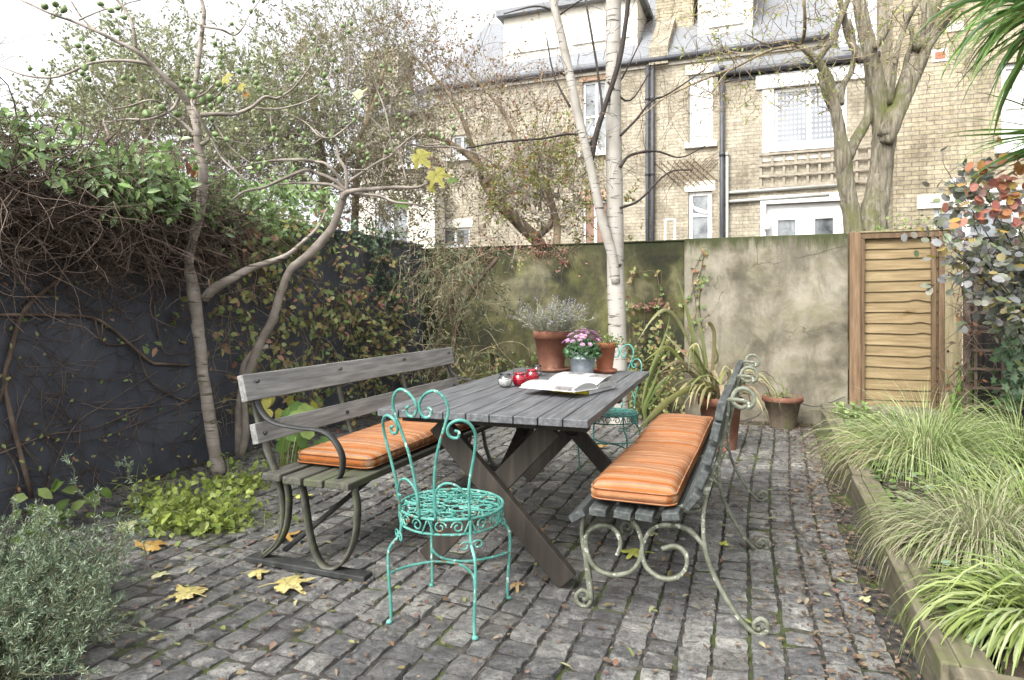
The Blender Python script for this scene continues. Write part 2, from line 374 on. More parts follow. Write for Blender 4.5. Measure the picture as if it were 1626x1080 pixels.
m_birch=mat('birch_bark',['8b867c','a19c93','aeaaa2'],scale=4,rough=.75,bump=.3,bs=20,spots=[(3.0,.60,.64,'3a342c',(1.4,1.4,12)),(9,.64,.69,'5a5247',(1,1,3)),(1.6,.6,.8,'b9ad95',(1,1,2))])
m_twig=mat('vine_twigs',['3b3029','5e5046','857568'],scale=5,rough=.85,bump=0,island=.45)
m_twig2=mat('pale_twigs',['5c5040','85765f','a8997f'],scale=5,rough=.85,bump=0,island=.3)
m_twig3=mat('far_twigs',['6b6059','8a7f76','a39a90'],scale=2,rough=.85,bump=0,island=.3)
m_darkbranch=mat('dark_branch',['2b2622','3e3732'],scale=6,rough=.8,bump=.2)

# ================================================================== ground, paving, bed
g=MB(); bb(g,-60,60,-30,90,-.4,-.045); tag(obj('ground',g,m_soil,smooth=False),'bare dark soil ground around the patio and the houses','ground',kind='structure')
j=MB(); xs=np.linspace(-4.05,.5,92); ys=np.linspace(.2,7.42,140); X,Y=np.meshgrid(xs,ys)
Z=-.014+.004*np.sin(X*9+Y*5)+.004*R_.rand(*X.shape)
n=len(xs); ii=(np.arange(len(ys)-1)[:,None]*n+np.arange(n-1)[None]).ravel()
j.add(np.stack([X,Y,Z],-1).reshape(-1,3),np.stack([ii,ii+1,ii+n+1,ii+n],1))
tag(obj('soil',j,m_joint),'dark soil and moss filling the joints between the stones','soil',kind='structure')
pv=MB(); us=np.array([0,.035,.25,.5,.75,.965,1.]); ring=np.array([0,1,1,1,1,1,0.])
x=-4.0; 
while x<.40:
    w=.108+R_.rand()*.022; y=.3+R_.rand()*.1
    while y<7.02:
        L=.085+R_.rand()*.055; gp=.004+R_.rand()*.009*(1+1.2*(R_.rand()<.2))
        gx=.005+R_.rand()*.009*(1+.8*(R_.rand()<.25))
        a=(R_.rand()-.5)*.09; rr0=0
        cx,cy=x+w/2,y+L/2
        U,Vv=np.meshgrid(us-.5,us-.5)
        lx=U*(w-gx); ly=Vv*(L-gp)
        jit=R_.randn(7,7)*.0022*(1-rr0*.0); jit2=R_.randn(7,7)*.0026
        lx=lx+jit; ly=ly+jit2
        # corner rounding
        r=1-.04*(abs(U)*2)**4*(abs(Vv)*2)**4; lx=lx*r; ly=ly*r
        px=cx+lx*cos(a)-ly*sin(a); py=cy+lx*sin(a)+ly*cos(a)
        # wander of the whole pavement
        k=max(0,(-1.3-cx))*.16
        px2=px+.03*np.sin(py*1.1+cx*.7); py2=py+k*np.sin((px+2)*1.3)*.5+.03*np.sin(px*2.1)
        rr=np.minimum.outer(ring,ring)
        tz=(R_.rand()-.5)*.008; tx,ty=R_.randn(2)*.022
        inner=np.where((abs(U)<.45)&(abs(Vv)<.45),0,-.003)
        z=np.where(rr>0, tz+U*w*tx*2+Vv*L*ty*2+inner+R_.randn(7,7)*.0009, -.03)
        z=z-.002*(U**2+Vv**2)*2
        b=np.arange(6)[:,None]*7+np.arange(6)[None]; b=b.ravel()
        pv.add(np.stack([px2,py2,z],-1).reshape(-1,3),np.stack([b,b+1,b+8,b+7],1))
        y+=L
    x+=w
# trim stones that wander under the timber or the wall
tag(obj('paving',pv,m_sett,smooth=False),'worn grey granite setts laid in rows across the patio','paving',kind='structure')

# raised bed on the right
BX=.50
e=thing('timber_edging','low mossy timber edging of the raised bed beside the patio','edging',(BX,4.5,0))
for k,(y0,y1,z0,z1,h0) in enumerate([(2.27,3.35,-.02,.152,0),(3.354,4.5,-.02,.165,0),(4.504,5.7,-.02,.18,0),(5.704,6.95,-.02,.20,0)]):
    m=MB(); bb(m,BX-.02+.006*k,BX+.03+.006*k,y0,y1,z0,z1); obj('board',m,m_sleeper,e,smooth=False,bev=.006)
    m=MB(); 
    for q in range(7):
        w=.021; xx=BX+.036+.006*k+q*.0 
    bb(m,BX+.033+.006*k,BX+.125,y0,y1,z1-.05,z1-.004+.003*(k%2)); obj('cap_board',m,m_sleeper,e,smooth=False,bev=.006)
for y in ():
    m=MB(); bb(m,BX-.055,BX-.022,y,y+.07,-.02,.145); obj('stake',m,m_sleeper,e,smooth=False,bev=.005)
m=MB(); bb(m,BX+.0,3.6,2.20,2.266,-.02,.148); obj('board',m,m_sleeper,e,smooth=False,bev=.006)
m=MB(); bb(m,BX+.0,3.6,2.10,2.197,-.02,.135); obj('board',m,m_sleeper,e,smooth=False,bev=.006)
s=MB(); xs=np.linspace(BX+.15,3.7,40); ys=np.linspace(2.27,7.3,60); X,Y=np.meshgrid(xs,ys); Z=.12+.02*R_.rand(*X.shape)+.02*np.sin(X*4)*np.sin(Y*3)
n=len(xs); ii=(np.arange(len(ys)-1)[:,None]*n+np.arange(n-1)[None]).ravel()
s.add(np.stack([X,Y,Z],-1).reshape(-1,3),np.stack([ii,ii+1,ii+n+1,ii+n],1))
tag(obj('soil',s,m_soil),'crumbly dark soil of the raised bed on the right','soil',kind='structure')

# ================================================================== walls and fences
WX=-4.05; WY=7.42
w=MB(); bb(w,WX-.2,WX,-.5,WY-.004,-.1,1.93); t=thing('garden_wall','dark blue-black painted garden wall along the left side','wall',(WX,3,0)); obj('wall',w,m_darkwall,t,smooth=False)
m=MB(); bb(m,WX-.23,WX+.025,-.5,WY-.03,1.932,1.965); obj('coping',m,m_darkwall,t,smooth=False,bev=.006)
X1=PY(1087,383,WY)[0]; X2=PY(1346,373,WY)[0]
t=thing('garden_wall','dark mossy rendered back wall behind the birch','wall',(-2,WY,0)); w=MB(); bb(w,WX-.2,X1-.002,WY,WY+.2,-.1,1.90); obj('wall',w,m_conc1,t,smooth=False,bev=.008)
w=MB(); bb(w,WX-.2,X1-.002,WY-.012,WY+.21,1.903,1.92); obj('coping',w,m_conc1,t,smooth=False,bev=.004)
t=thing('garden_wall','pale stained rendered wall panel between birch and timber fence','wall',((X1+X2)/2,WY,0)); w=MB(); bb(w,X1,X2,WY-.03,WY+.2,-.1,1.925); obj('wall',w,m_conc2,t,smooth=False,bev=.008)
# step at the foot of the wall
s=MB(); bb(s,.52,1.5,6.96,7.38,-.02,.215); tag(obj('kerb_strip',s,m_conc2,smooth=False,bev=.01),'pale concrete step at the foot of the wall','step',kind='structure')

# lap fence panel
f=thing('fence_panel','tan waney lap fence panel with brown battens','fence',((X2+1.6)/2,WY,0))
FX0=X2+.012; FX1=PY(1503,400,WY)[0]; FX2=PY(1521,400,WY)[0]
m=MB(); bb(m,FX0,FX0+.10,WY-.05,WY+.06,-.1,1.93); obj('post',m,m_greybrown,f,smooth=False,bev=.004)
zb=.16; nb=17
px0=FX0+.104; px1=FX1-.03
brd=MB(); z=1.87; 
zs=[]
for k in range(nb):
    h=.098+R_.rand()*.016; zs.append(z); n=34; xs=np.linspace(px0+.02,px1,n)
    wv=.006*np.sin(xs*4+k*.5)+.012*np.exp(-((xs-(px0+.38+.02*k))/.06)**2)*(1 if k%3 else -.5)*(1.5 if 4<k<12 else .4)
    zt=z+.03+0*xs; zl=z-h+wv
    yt=WY+.012+0*xs; yb=WY-.009+0*xs
    V=np.concatenate([np.stack([xs,yt,zt],1),np.stack([xs,yb,zl],1),np.stack([xs,yb+.012,zl-.001],1),np.stack([xs,yt+.012,zt],1)])
    i=np.arange(n-1); Q=[]
    for a in range(4): b=(a+1)%4; Q.append(np.stack([i+a*n,i+b*n,i+1+b*n,i+1+a*n],1))
    brd=MB(); brd.add(V,np.concatenate(Q)); obj('lap_board',brd,m_fence,f,smooth=False)
    z-=h
    if z<.2: break
m=MB(); bb(m,px0,px1+.0,WY-.05,WY-.022,1.86,1.915); obj('top_rail',m,m_fenceframe,f,smooth=False,bev=.003)
m=MB(); bb(m,px0-.01,px1+.06,WY-.06,WY+.04,1.918,1.935); obj('capping',m,m_fencepost,f,smooth=False,bev=.003)
bx=PY(1481,400,WY)[0]
for xx,ww in ((px0+.015,.03),(bx,.042),(px1-.02,.045)):
    m=MB(); bb(m,xx-ww/2,xx+ww/2,WY-.052,WY-.019,.15,1.857); obj('batten',m,m_fenceframe,f,smooth=False,bev=.003)
m=MB(); bb(m,FX1-.025,FX2+.02,WY-.05,WY+.06,-.1,1.80); obj('post',m,m_fencepost,f,smooth=False,bev=.004)
# dark fence behind trellis
f=thing('board_fence','dark stained board fence behind the brown trellis','fence',(3.0,WY+.1,0))
for k in range(16):
    x0=FX2+.06+k*.15; m=MB(); bb(m,x0,x0+.146,WY+.03+.01*(k%2),WY+.05+.01*(k%2),-.1,1.85); obj('board',m,m_darkfence,f,smooth=False)
m=MB(); bb(m,FX2+.05,4.4,WY+.07,WY+.12,1.3,1.38); obj('rail',m,m_darkfence,f,smooth=False)
f=thing('trellis','dark brown square trellis beside the lap fence','trellis',(2.1,6.9,0))
TY=6.9
tx0=PY(1541,460,TY)[0]
m=MB(); bb(m,tx0-.05,tx0-.005,TY-.02,TY+.03,.1,1.75); obj('post',m,m_trellis,f,smooth=False,bev=.003)
for k in range(7): m=MB(); xx=tx0+.03+k*.20; bb(m,xx,xx+.022,TY+.003,TY+.02,.15,1.65); obj('slat',m,m_trellis,f,smooth=False)
for k in range(9): m=MB(); zz=.3+k*.165; bb(m,tx0-.005,tx0+1.35,TY-.016,TY+.001,zz,zz+.022); obj('slat',m,m_trellis,f,smooth=False)

# ================================================================== table
TA=radians(2.6)
tb=thing('picnic_table','dark grey plank dining table on crossed legs','table',(0,0,0))
tops=MB()
W_=.935; LN=2.03; pw=W_/9
for k in range(9):
    m=MB(); x0=-W_/2+k*pw; bb(m,x0+.0025,x0+pw-.0025,.0+R_.rand()*.004,LN-R_.rand()*.004,.718,.75); obj('plank',m,m_tabletop,tb,smooth=False,bev=.003)
for yy in (.16,1.0,1.83):
    m=MB(); bb(m,-.43,.43,yy,yy+.07,.672,.716); obj('crossbar',m,m_tableleg,tb,smooth=False,bev=.003)
for yy,o in ((.19,0),(1.72,1)):
    for s_,dy in ((1,0),(-1,.052)):
        m=MB(); beam(m,(s_*.34,yy+dy,.03),(-s_*.26,yy+dy,.668),.046,.095,up=(1,0,0) if False else (0,0,1)); 
        obj('leg',m,m_tableleg,tb,smooth=False,bev=.004)
for y0,y1 in ((.26,.93),(1.72,1.12)):
    m=MB(); beam(m,(0,y0,.36),(0,y1,.69),.07,.05); obj('brace',m,m_tableleg,tb,smooth=False,bev=.003)
bl=MB()
for yy in (.16,1.83):
    for s_ in (-1,1):
        m=MB(); tube(m,[(s_*.2,yy-.012,.69),(s_*.2,yy,.69)],.011,8); obj('bolt',m,m_dark_iron,tb)
tb.location=(-1.115,2.50,0); tb.rotation_euler=(0,0,TA)
def on_table(px,py,z=.75): return PZ(px,py,z)

# ================================================================== left bench
Z1=lambda x,y:(380+x*.46305,540+y*.46305)
def p1(x,y,Y): return PY(*Z1(x,y),Y)
LB=thing('park_bench','long weathered grey wooden bench with iron arms by the dark wall','bench',(-2.0,2.47,0))
BY=2.47; BE=4.50
def slat_y(name,mat_,c,w,h,y0,y1,ang,root,bev=.004):
    m=MB(); box(m,(c[0],(y0+y1)/2,c[1]),(w,y1-y0,h),roty(ang)); return obj(name,m,mat_,root,smooth=False,bev=bev)
# back slats
slat_y('back_slat',m_benchwood,(-2.255,.815),.034,.125,BY-.07,BE+.07,radians(-14),LB)
slat_y('back_slat',m_benchwood,(-2.205,.605),.034,.095,BY-.05,BE+.07,radians(-14),LB)
for k,(xx,zz) in enumerate([(-2.10,.418),(-1.985,.412),(-1.87,.412),(-1.745,.414)]):
    slat_y('seat_slat',m_seatwood,(xx,zz),.10 if k<3 else .125,.034,BY-.06,BE+.06,radians(0 if k<3 else 2),LB,.006)
def bench_end(Y,front):
    b=MB(); strap(b,cr([(-2.275,Y,.86),(-2.23,Y,.70),(-2.18,Y,.55),(-2.12,Y,.43),(-2.085,Y,.33),(-2.075,Y,.22),(-2.10,Y,.12),(-2.19,Y,.035)],6),(0,1,0),.042,.011); obj('back_leg',b,m_iron,LB,bev=0)
    b=MB(); strap(b,cr([(-2.06,Y,.395),(-2.045,Y,.30),(-2.06,Y,.18),(-2.11,Y,.09),(-2.19,Y,.025)],6),(0,1,0),.038,.010); obj('strut',b,m_iron,LB)
    b=MB(); strap(b,cr([(-1.69,Y,.395),(-1.675,Y,.30),(-1.69,Y,.17),(-1.745,Y,.065),(-1.82,Y,.022),(-1.88,Y,.05),(-1.925,Y,.15),(-1.95,Y,.28),(-1.975,Y,.395)],6),(0,1,0),.042,.011); obj('front_leg',b,m_iron,LB)
    b=MB(); strap(b,cr([(-2.24,Y,.765),(-2.20,Y,.70),(-2.13,Y,.655),(-2.0,Y,.64),(-1.87,Y,.635),(-1.80,Y,.60),(-1.755,Y,.53),(-1.76,Y,.45),(-1.79,Y,.425)],6),(0,1,0),.036,.009); obj('arm',b,m_dark_iron,LB)
    if front:
        b=MB(); strap(b,cr([(-1.72,Y+.02,.39),(-1.82,Y+.30,.20),(-1.86,Y+.42,.05)],5),(1,0,0),.03,.01)
bench_end(BY,1); bench_end(BE-.02,0)
for Y in (3.12,3.82):
    b=MB(); strap(b,cr([(-2.275,Y,.86),(-2.23,Y,.70),(-2.18,Y,.55),(-2.12,Y,.43)],6),(0,1,0),.032,.009); obj('back_strap',b,m_iron,LB)
Y=3.48; b=MB(); strap(b,cr([(-2.13,Y,.39),(-1.7,Y,.385)],4),(0,1,0),.04,.01); obj('seat_strap',b,m_iron,LB)
for Y0,dy in ((BY+.02,.62),(BE-.04,-.62)):
    b=MB(); beam(b,(-2.09,Y0,.06),(-1.86,Y0+dy,.385),.034,.01); obj('brace',b,m_dark_iron,LB,smooth=False)
for Y in (BY,BE-.02):
    b=MB(); bb(b,-2.27,-1.62,Y-.035,Y+.035,0,.026); obj('foot_plate',b,m_dark_iron,LB,smooth=False,bev=.004)
for Y in (BY,3.12,3.82,BE-.02):
    for (xx,zz) in ((-2.228,.845),(-2.242,.785),(-2.183,.605)):
        b=MB(); ball(b,(xx,Y-.0,zz),.011,8,5); obj('bolt',b,m_dark_iron,LB)
tag(LB,group='garden benches on either side of the table')
def cushion(name,label,x0,x1,y0,y1,z0,th,sag=.012,seed=1,bays=1):
    r=np.random.RandomState(seed); nx,ny=26,90
    U=np.linspace(-1,1,nx); V=np.linspace(-1,1,ny); UU,VV=np.meshgrid(U,V)
    hx,hy=(x1-x0)/2,(y1-y0)/2
    def rr(u,v):
        ex=.042
        du=np.clip((abs(u)*hx-(hx-ex))/ex,0,1); dv=np.clip((abs(v)*hy-(hy-ex))/ex,0,1)
        d=np.clip(np.sqrt(du**2+dv**2),0,1); return np.sqrt(np.clip(1-d**2*.97,0.02,1)), np.clip(du,0,1),np.clip(dv,0,1)
    k,du,dv=rr(UU,VV)
    Xx=(x0+x1)/2+UU*hx*(1+.015*np.sin(VV*9+seed)); Yy=(y0+y1)/2+VV*hy
    # rounded plan corners
    c=du*dv; Xx=Xx-np.sign(UU)*c*.02; Yy=Yy-np.sign(VV)*c*.02
    wav=sag*np.sin(VV*5.2+seed)+.25*sag*np.sin(VV*11+UU*1+seed)+.0025*np.sin(VV*31+UU*2)*(1-abs(UU))
    pil=.012*(1-UU**2)*(1-VV**8)
    top=z0+th*(.5+.5*k)+wav*k+pil; bot=z0+th*(.5-.5*k)
    m=MB(); n=nx; i=(np.arange(ny-1)[:,None]*n+np.arange(nx-1)[None]).ravel()
    q=np.stack([i,i+1,i+n+1,i+n],1); N=nx*ny
    Vt=np.stack([Xx,Yy,top],-1).reshape(-1,3); Vb=np.stack([Xx,Yy,bot],-1).reshape(-1,3)
    bd=np.concatenate([np.arange(nx),np.arange(1,ny)*n+n-1,(ny-1)*n+np.arange(nx-2,-1,-1),np.arange(ny-2,0,-1)*n])
    b2=np.roll(bd,-1); qs=np.stack([bd+N,b2+N,b2,bd],1)
    m.add(np.vstack([Vt,Vb]),np.vstack([q,q[:,::-1]+N,qs])); o=obj(name,m,m_cush)
    for zz in (.80,.22):
        P=[]; th_=np.linspace(0,2*pi,160,endpoint=False); hx2,hy2=hx-.004,hy-.004; rc=.045
        for a in th_:
            cx,cy=np.sign(cos(a))*(hx2-rc),np.sign(sin(a))*(hy2-rc); 
            P.append((cx+rc*cos(a),cy+rc*sin(a)))
        P=np.array(P); L_=[]
        for i in range(len(P)):
            p,q_=P[i],P[(i+1)%len(P)]; k=max(1,int(np.linalg.norm(q_-p)/.03)); L_+= [p+(q_-p)*j_/k for j_ in range(k)]
        L_=np.array(L_+[L_[0]]); v_=L_[:,1]/hy
        wz=z0+th*zz+(sag*np.sin(v_*5.2+seed)+.25*sag*np.sin(v_*11+seed))*.25
        pm=MB(); tube(pm,np.stack([(x0+x1)/2+L_[:,0],(y0+y1)/2+L_[:,1],wz],1),.0036,5,cap=False); obj('piping',pm,m_cush,o)
    return o
c=cushion('seat_cushion','',-2.13,-1.70,2.60,4.46,.434,.070,.006,3)
tag(c,'long orange striped cushion on the weathered grey bench','cushion','orange bench cushions')

# ================================================================== right bench
Z3=lambda x,y:(780+x*.44444,560+y*.44444)
RB=thing('garden_bench','bench of dark slats on pale green scrolled iron, right of the table','bench',(-.35,2.58,0),'garden benches on either side of the table')
RY=2.585
def p3(x,y,Y=RY): return PY(*Z3(x,y),Y)
ends=[((818,210),12,1),((800,285),12,1),((778,370),16,1),((752,455),22,1),((714,535),38,1),((640,588),-10,2),((545,590),3,2),((467,583),5,2),((378,572),2,2),((305,585),-32,2)]
Ye=2.49
pts=[]
for (c_,a,k) in ends:
    P=p3(*c_,Y=Ye); pts.append(P)
pts=np.array(pts)
for i,(c_,a,k) in enumerate(ends):
    P=pts[i]; w_,h_=(.030,.070) if k==1 else (.066,.030)
    m=MB(); box(m,(P[0],(Ye+4.47)/2,P[2]),(w_,4.47-Ye,h_),roty(radians(a)))
    obj('back_slat' if k==1 else 'seat_slat',m,m_darkslat,RB,smooth=False,bev=.004)
def scr(pl,r=.011,n=7):
    P=np.array([p3(x,y) for x,y in pl]); return cr(P,n)
first=None
fr=MB(); S=7
def addc(pl,r=.0105,n=7):
    P=scr(pl); strap(fr,P,(0,1,0),.024,.0145)
# back upright with top scroll, sweeping down to the rear foot scroll
addc([(905,172),(893,160),(900,150),(915,158),(918,178),(898,196),(872,185),(862,160),(875,136),(905,128),(935,148),(938,182),(915,200)][::-1][:9]+[(850,168),(845,210),(835,270),(815,360),(790,440),(768,520),(757,600),(765,700),(790,780),(830,860),(880,940),(920,985),(955,1005),(985,995),(985,965),(962,950),(940,965),(945,985),(962,985)])
addc([(805,400),(775,460),(762,510)])
addc([(640,560),(700,545),(745,545)])
# front leg
addc([(330,585),(325,640),(332,700),(345,760),(355,830),(357,880),(340,905),(312,895),(305,868),(322,848),(345,858),(342,878),(328,878)])
# big front scroll
addc([(357,880),(345,800),(338,720),(338,670),(350,635),(385,618),(425,620),(455,650),(462,690),(450,722)])
addc([(338,670),(345,720),(375,770),(430,793),(490,785),(525,750),(540,690),(530,640),(505,600)])
# big rear scroll
addc([(765,700),(745,670),(700,630),(640,615),(580,625),(550,665),(540,710),(552,760),(590,797),(640,808),(680,790),(700,750),(690,710),(655,690),(610,700)])
frame_me=None
V,q,t=fr.arrays()
f0=MB(); f0.add(V,q,t); fo=obj('iron_frame',f0,m_paleiron,RB)
# spiral seat under-scroll
for yy in (.885,1.775):
    c=fo.copy(); COL.objects.link(c); c.parent=RB; c.location=(0,yy,0)
m=MB(); strap(m,cr([p3(640,620,RY)+A(0,.0,0),p3(640,620,RY)+A(0,.45,-.03),p3(640,620,RY)+A(0,.88,0)],6),(1,0,0),.02,.008); obj('tie_bar',m,m_paleiron,RB)
sx0,sx1=pts[9][0]+.04,pts[5][0]+.02
sz=max(p[2] for p in pts[5:9])+.018
c=cushion('seat_cushion','',sx0,sx1,2.515,4.40,sz,.068,.014,5)
tag(c,'long orange striped cushion on the scrolled iron bench','cushion','orange bench cushions')
print('RB',pts[:,[0,2]].round(3).tolist(), sz)

# ================================================================== chairs
def make_chair():
    ch=thing('garden_chair','teal wrought iron bistro chair in front of the table','chair',(0,0,0),'teal iron bistro chairs at the table ends')
    r=.0058; ZS=.42; ZL=.365; RR=.203
    th=np.linspace(0,2*pi,49)
    def ring(R,z,rr,name):
        m=MB(); tube(m,np.stack([R*np.cos(th),R*np.sin(th),z+0*th],1),rr*.88,8,cap=False); obj(name,m,m_teal,ch)
    ring(RR,ZS,.0065,'seat_ring'); ring(RR-.004,ZL,.0058,'lower_ring'); 
    # scrollwork of the seat
    m=MB()
    def spiral(c,R,a0,turns,sgn,z):
        k=np.linspace(0,1,22); a=a0+sgn*k*turns*2*pi; rad=R*(1-.72*k)
        return np.stack([c[0]+rad*np.cos(a),c[1]+rad*np.sin(a),z+0*k],1)
    for ringr,nn,Rs in ((.150,10,.048),(.085,6,.046)):
        for i in range(nn):
            a=2*pi*i/nn+(.3 if nn==6 else 0); cc=(ringr*cos(a),ringr*sin(a))
            tube(m,spiral(cc,Rs,a+.6,1.35,1 if i%2 else -1,ZS+.001),.0042,5)
            a2=a+pi/nn; cc2=((ringr+.012)*cos(a2),(ringr+.012)*sin(a2))
            tube(m,spiral(cc2,Rs*.62,a2+pi,1.15,-1 if i%2 else 1,ZS-.003),.004,5)
    tube(m,np.stack([.032*np.cos(th),.032*np.sin(th),ZS+0*th],1),.0042,5,cap=False)
    for i in range(8):
        a=2*pi*i/8+.2; b_=a+.5
        tube(m,cr([(.19*cos(a),.19*sin(a),ZS),(.13*cos(a+.35),.13*sin(a+.35),ZS+.002),(.07*cos(a+.1),.07*sin(a+.1),ZS),(.03*cos(a),.03*sin(a),ZS)],6),.004,5)
    obj('seat',m,m_teal,ch)
    m=MB()
    for i in range(8):  # apron scrolls
        a=2*pi*i/8+pi/8
        for sg in (1,-1):
            k=np.linspace(0,1,18); an=k*2.5*pi; rad=.024*(1-.7*k); ca=a+sg*.16
            u=sg*(-rad*np.cos(an)); zz=(ZS+ZL)/2+rad*np.sin(an)
            aa=ca+u/RR; tube(m,np.stack([RR*np.cos(aa),RR*np.sin(aa),zz],1),.0038,5)
            k=np.linspace(0,1,8); aa=a+sg*(.16+.12+k*.10); zz=ZL+.004+k*(ZS-ZL-.008); tube(m,np.stack([RR*np.cos(aa),RR*np.sin(aa),zz],1),.0038,5)
    obj('apron',m,m_teal,ch)
    for sx in (-1,1):
        for sy in (-1,1):
            m=MB(); P=cr([(sx*.143,sy*.143,ZS),(sx*.146,sy*.146,ZL-.03),(sx*.176,sy*.176,.28),(sx*.178,sy*.178,.19),(sx*.172,sy*.172,.08),(sx*.172,sy*.172,.01),(sx*.18,sy*.18,.003)],6)
            tube(m,P,.0062,8); lathe(m,[(0,.012),(.011,.010),(.013,.001),(0,0)],(sx*.176,sy*.176,0),8)
            # little curl under the ring
            k=np.linspace(0,1,16)
            for q in (-1,1):
                an=k*2.2*pi; rad=.018*(1-.65*k); tube(m,np.stack([sx*.150-q*sx*.0+q*(.018-rad*np.cos(an))*sx,sy*.150-q*(.018-rad*np.cos(an))*sy,.325+rad*np.sin(an)],1),.0036,5)
            obj('leg',m,m_teal,ch)
    for sy in (-1,1):
        m=MB(); tube(m,cr([(-.176,sy*.176,.19),(-.13,sy*.09,.192),(-.05,sy*.02,.192),(.05,sy*.02,.192),(.13,sy*.09,.192),(.176,sy*.176,.19)],6),.0055,7); obj('stretcher',m,m_teal,ch)
    # back
    def bk(pl,rr):
        P=cr([(x,0,z) for x,z in pl],6); P[:,1]=-.208+2.9*P[:,0]**2*np.clip(1-(P[:,2]-ZS)*1.2,.45,1)-.17*(P[:,2]-ZS); return P
    inner=[(.033,.42),(.035,.52),(.055,.66),(.095,.78),(.11,.83),(.10,.875),(.07,.9),(.035,.89),(.010,.86),(.007,.83),(.02,.805),(.042,.808),(.05,.83),(.038,.84)]
    outer=[(.143,.42),(.150,.54),(.18,.68),(.187,.745),(.17,.785),(.14,.795),(.11,.78),(.1,.755),(.108,.735),(.13,.73),(.138,.75),(.125,.757)]
    lower=[(.05,.445),(.04,.46),(.036,.48),(.042,.53),(.075,.56),(.115,.55),(.143,.5),(.138,.485),(.125,.488)]
    for s_ in (1,-1):
        for pl,rr,nm in ((inner,.0058,'back_scroll'),(outer,.0058,'back_scroll'),(lower,.0048,'back_scroll')):
            m=MB(); tube(m,bk([(s_*x,z) for x,z in pl],rr),rr,7); obj(nm,m,m_teal,ch)
    return ch
ch=make_chair()
ch2=copy_tree(ch)
ch.location=(-1.155,2.345,0); ch.rotation_euler=(0,0,radians(1))
ch2.location=(-1.065,4.76,0); ch2.rotation_euler=(0,0,radians(176))
ch2['label']='teal wrought iron bistro chair behind the table, near the birch trunk'
# ================================================================== things on the table
def pot(root,c,rr,rb,h,mat_,rim=.2,seg=36):
    m=MB(); rw=h*rim
    lathe(m,[(0,.0),(rb,.0),(rb*1.0,.004),(rr*.91,h-rw),(rr,h-rw+.003),(rr,h-.004),(rr*.985,h),(rr*.9,h),(rr*.88,h-.02),(rr*.86,h-.03)],c,seg); return m
def soil_disc(r,c,root,h): m=MB(); lathe(m,[(.0,h),(r*.5,h+.004),(r,h)],c,20); obj('soil',m,m_soil,root)
def saucer(c,r,mat_,label):
    m=MB(); lathe(m,[(0,.0),(r*.8,.0),(r*.93,.008),(r,.024),(r*.97,.026),(r*.88,.012),(0,.009)],c,40); return tag(obj('saucer',m,mat_,origin=c),label,'saucer','terracotta saucers on the table')
P=PD(876,585,4.53); c=A(P[0],P[1],.75)
saucer(c,.134,m_terra,'wide terracotta saucer under the large lavender pot')
c2=c+A(0,0,.0125)
t=thing('potted_lavender','large brown terracotta pot of silvery lavender on the table','potted plant',c2)
obj('pot',pot(t,c2,.128,.082,.262,m_terra),m_terra,t); soil_disc(.112,c2,t,.235)
m_lav=leafmat('lavender_leaves',['8a9080','a2a893','797f6e','b5b8a4'],.15); m_lavf=leafmat('lavender_heads',['868192','96919c','757080','a5a1a3'],.1)
def tuft(n,c,r,spread,h0,h1,wig=.15):
    a=R_.rand(n)*2*pi; q=np.sqrt(R_.rand(n)); P0=np.stack([c[0]+r*q*np.cos(a),c[1]+r*q*np.sin(a),c[2]+0*a],1)
    D=np.stack([spread*q*np.cos(a),spread*q*np.sin(a),np.ones(n)],1)+R_.randn(n,3)*.12
    return curls(P0,D,h0+(h1-h0)*R_.rand(n),wig,6)
P_=tuft(190,c2+A(0,0,.235),.09,.95,.13,.26); m=MB(); tubes(m,P_,taper(190,7,.0016,.0008),3); obj('stems',m,m_twig2,t)
m=MB(); q,d=along(P_,6500,.15); leaves(m,q,d*.8+sph(6500)*.6,sph(6500),.016+.012*R_.rand(6500),.0038,'diam'); obj('leaves',m,m_lav,t)
m=MB(); tips=P_[:,-1]; dd=nrm(P_[:,-1]-P_[:,-2]); n=95
for k in range(9): leaves(m,tips[:n]+dd[:n]*.004*k,dd[:n]*.5+sph(n),sph(n),.011,.007,'diam')
obj('flowers',m,m_lavf,t)

P=PD(960.5,586,4.42); c=A(P[0],P[1],.75)
saucer(c,.082,m_terra2,'small orange terracotta saucer under the pot nearest the birch')
c2=c+A(0,0,.0125)
t=thing('potted_plant','smaller orange terracotta pot of trailing green plant on the table','potted plant',c2)
obj('pot',pot(t,c2,.076,.05,.19,m_terra2),m_terra2,t); soil_disc(.065,c2,t,.17)
m_fresh=leafmat('fresh_green',['5f7a38','7b9349','4e682e','93a45f'],.3)
P_=tuft(46,c2+A(0,0,.17),.05,1.4,.05,.13,.5); m=MB(); tubes(m,P_,taper(46,7,.0015,.0008)); obj('stems',m,m_twig2,t)
m=MB(); q,d=along(P_,420,.1); leaves(m,q,d+sph(420),sph(420)+A(0,0,1),.016,.009,'leaf'); obj('leaves',m,m_fresh,t)

P=PD(925,596,4.22); c=A(P[0],P[1],.75)
t=thing('flower_bucket','galvanised zinc bucket of pink and white chrysanthemums on the table','potted plant',c)
m=MB(); lathe(m,[(0,.002),(.062,.002),(.064,0),(.066,.006),(.073,.06),(.081,.108),(.084,.111),(.084,.115),(.082,.118),(.088,.148),(.091,.151),(.088,.154),(.085,.150),(.076,.09)],c,40); obj('bucket',m,m_zinc,t)
soil_disc(.08,c,t,.135)
m_mumleaf=leafmat('chrysanthemum_leaves',['2e4a2a','40613a','557a4c','79907a'],.2); m_pet=leafmat('pink_petals',['9c4f9a','b878b4','cfa5ca','d9c3d4','8a3f86'],.3)
m_yel=mat('yellow_florets',['c9a53a','d8bd5a'],rough=.7,bump=0)
n=900; a=R_.rand(n)*2*pi; ph=np.arccos(1-1.1*R_.rand(n)); r=.095*(.6+.4*R_.rand(n))
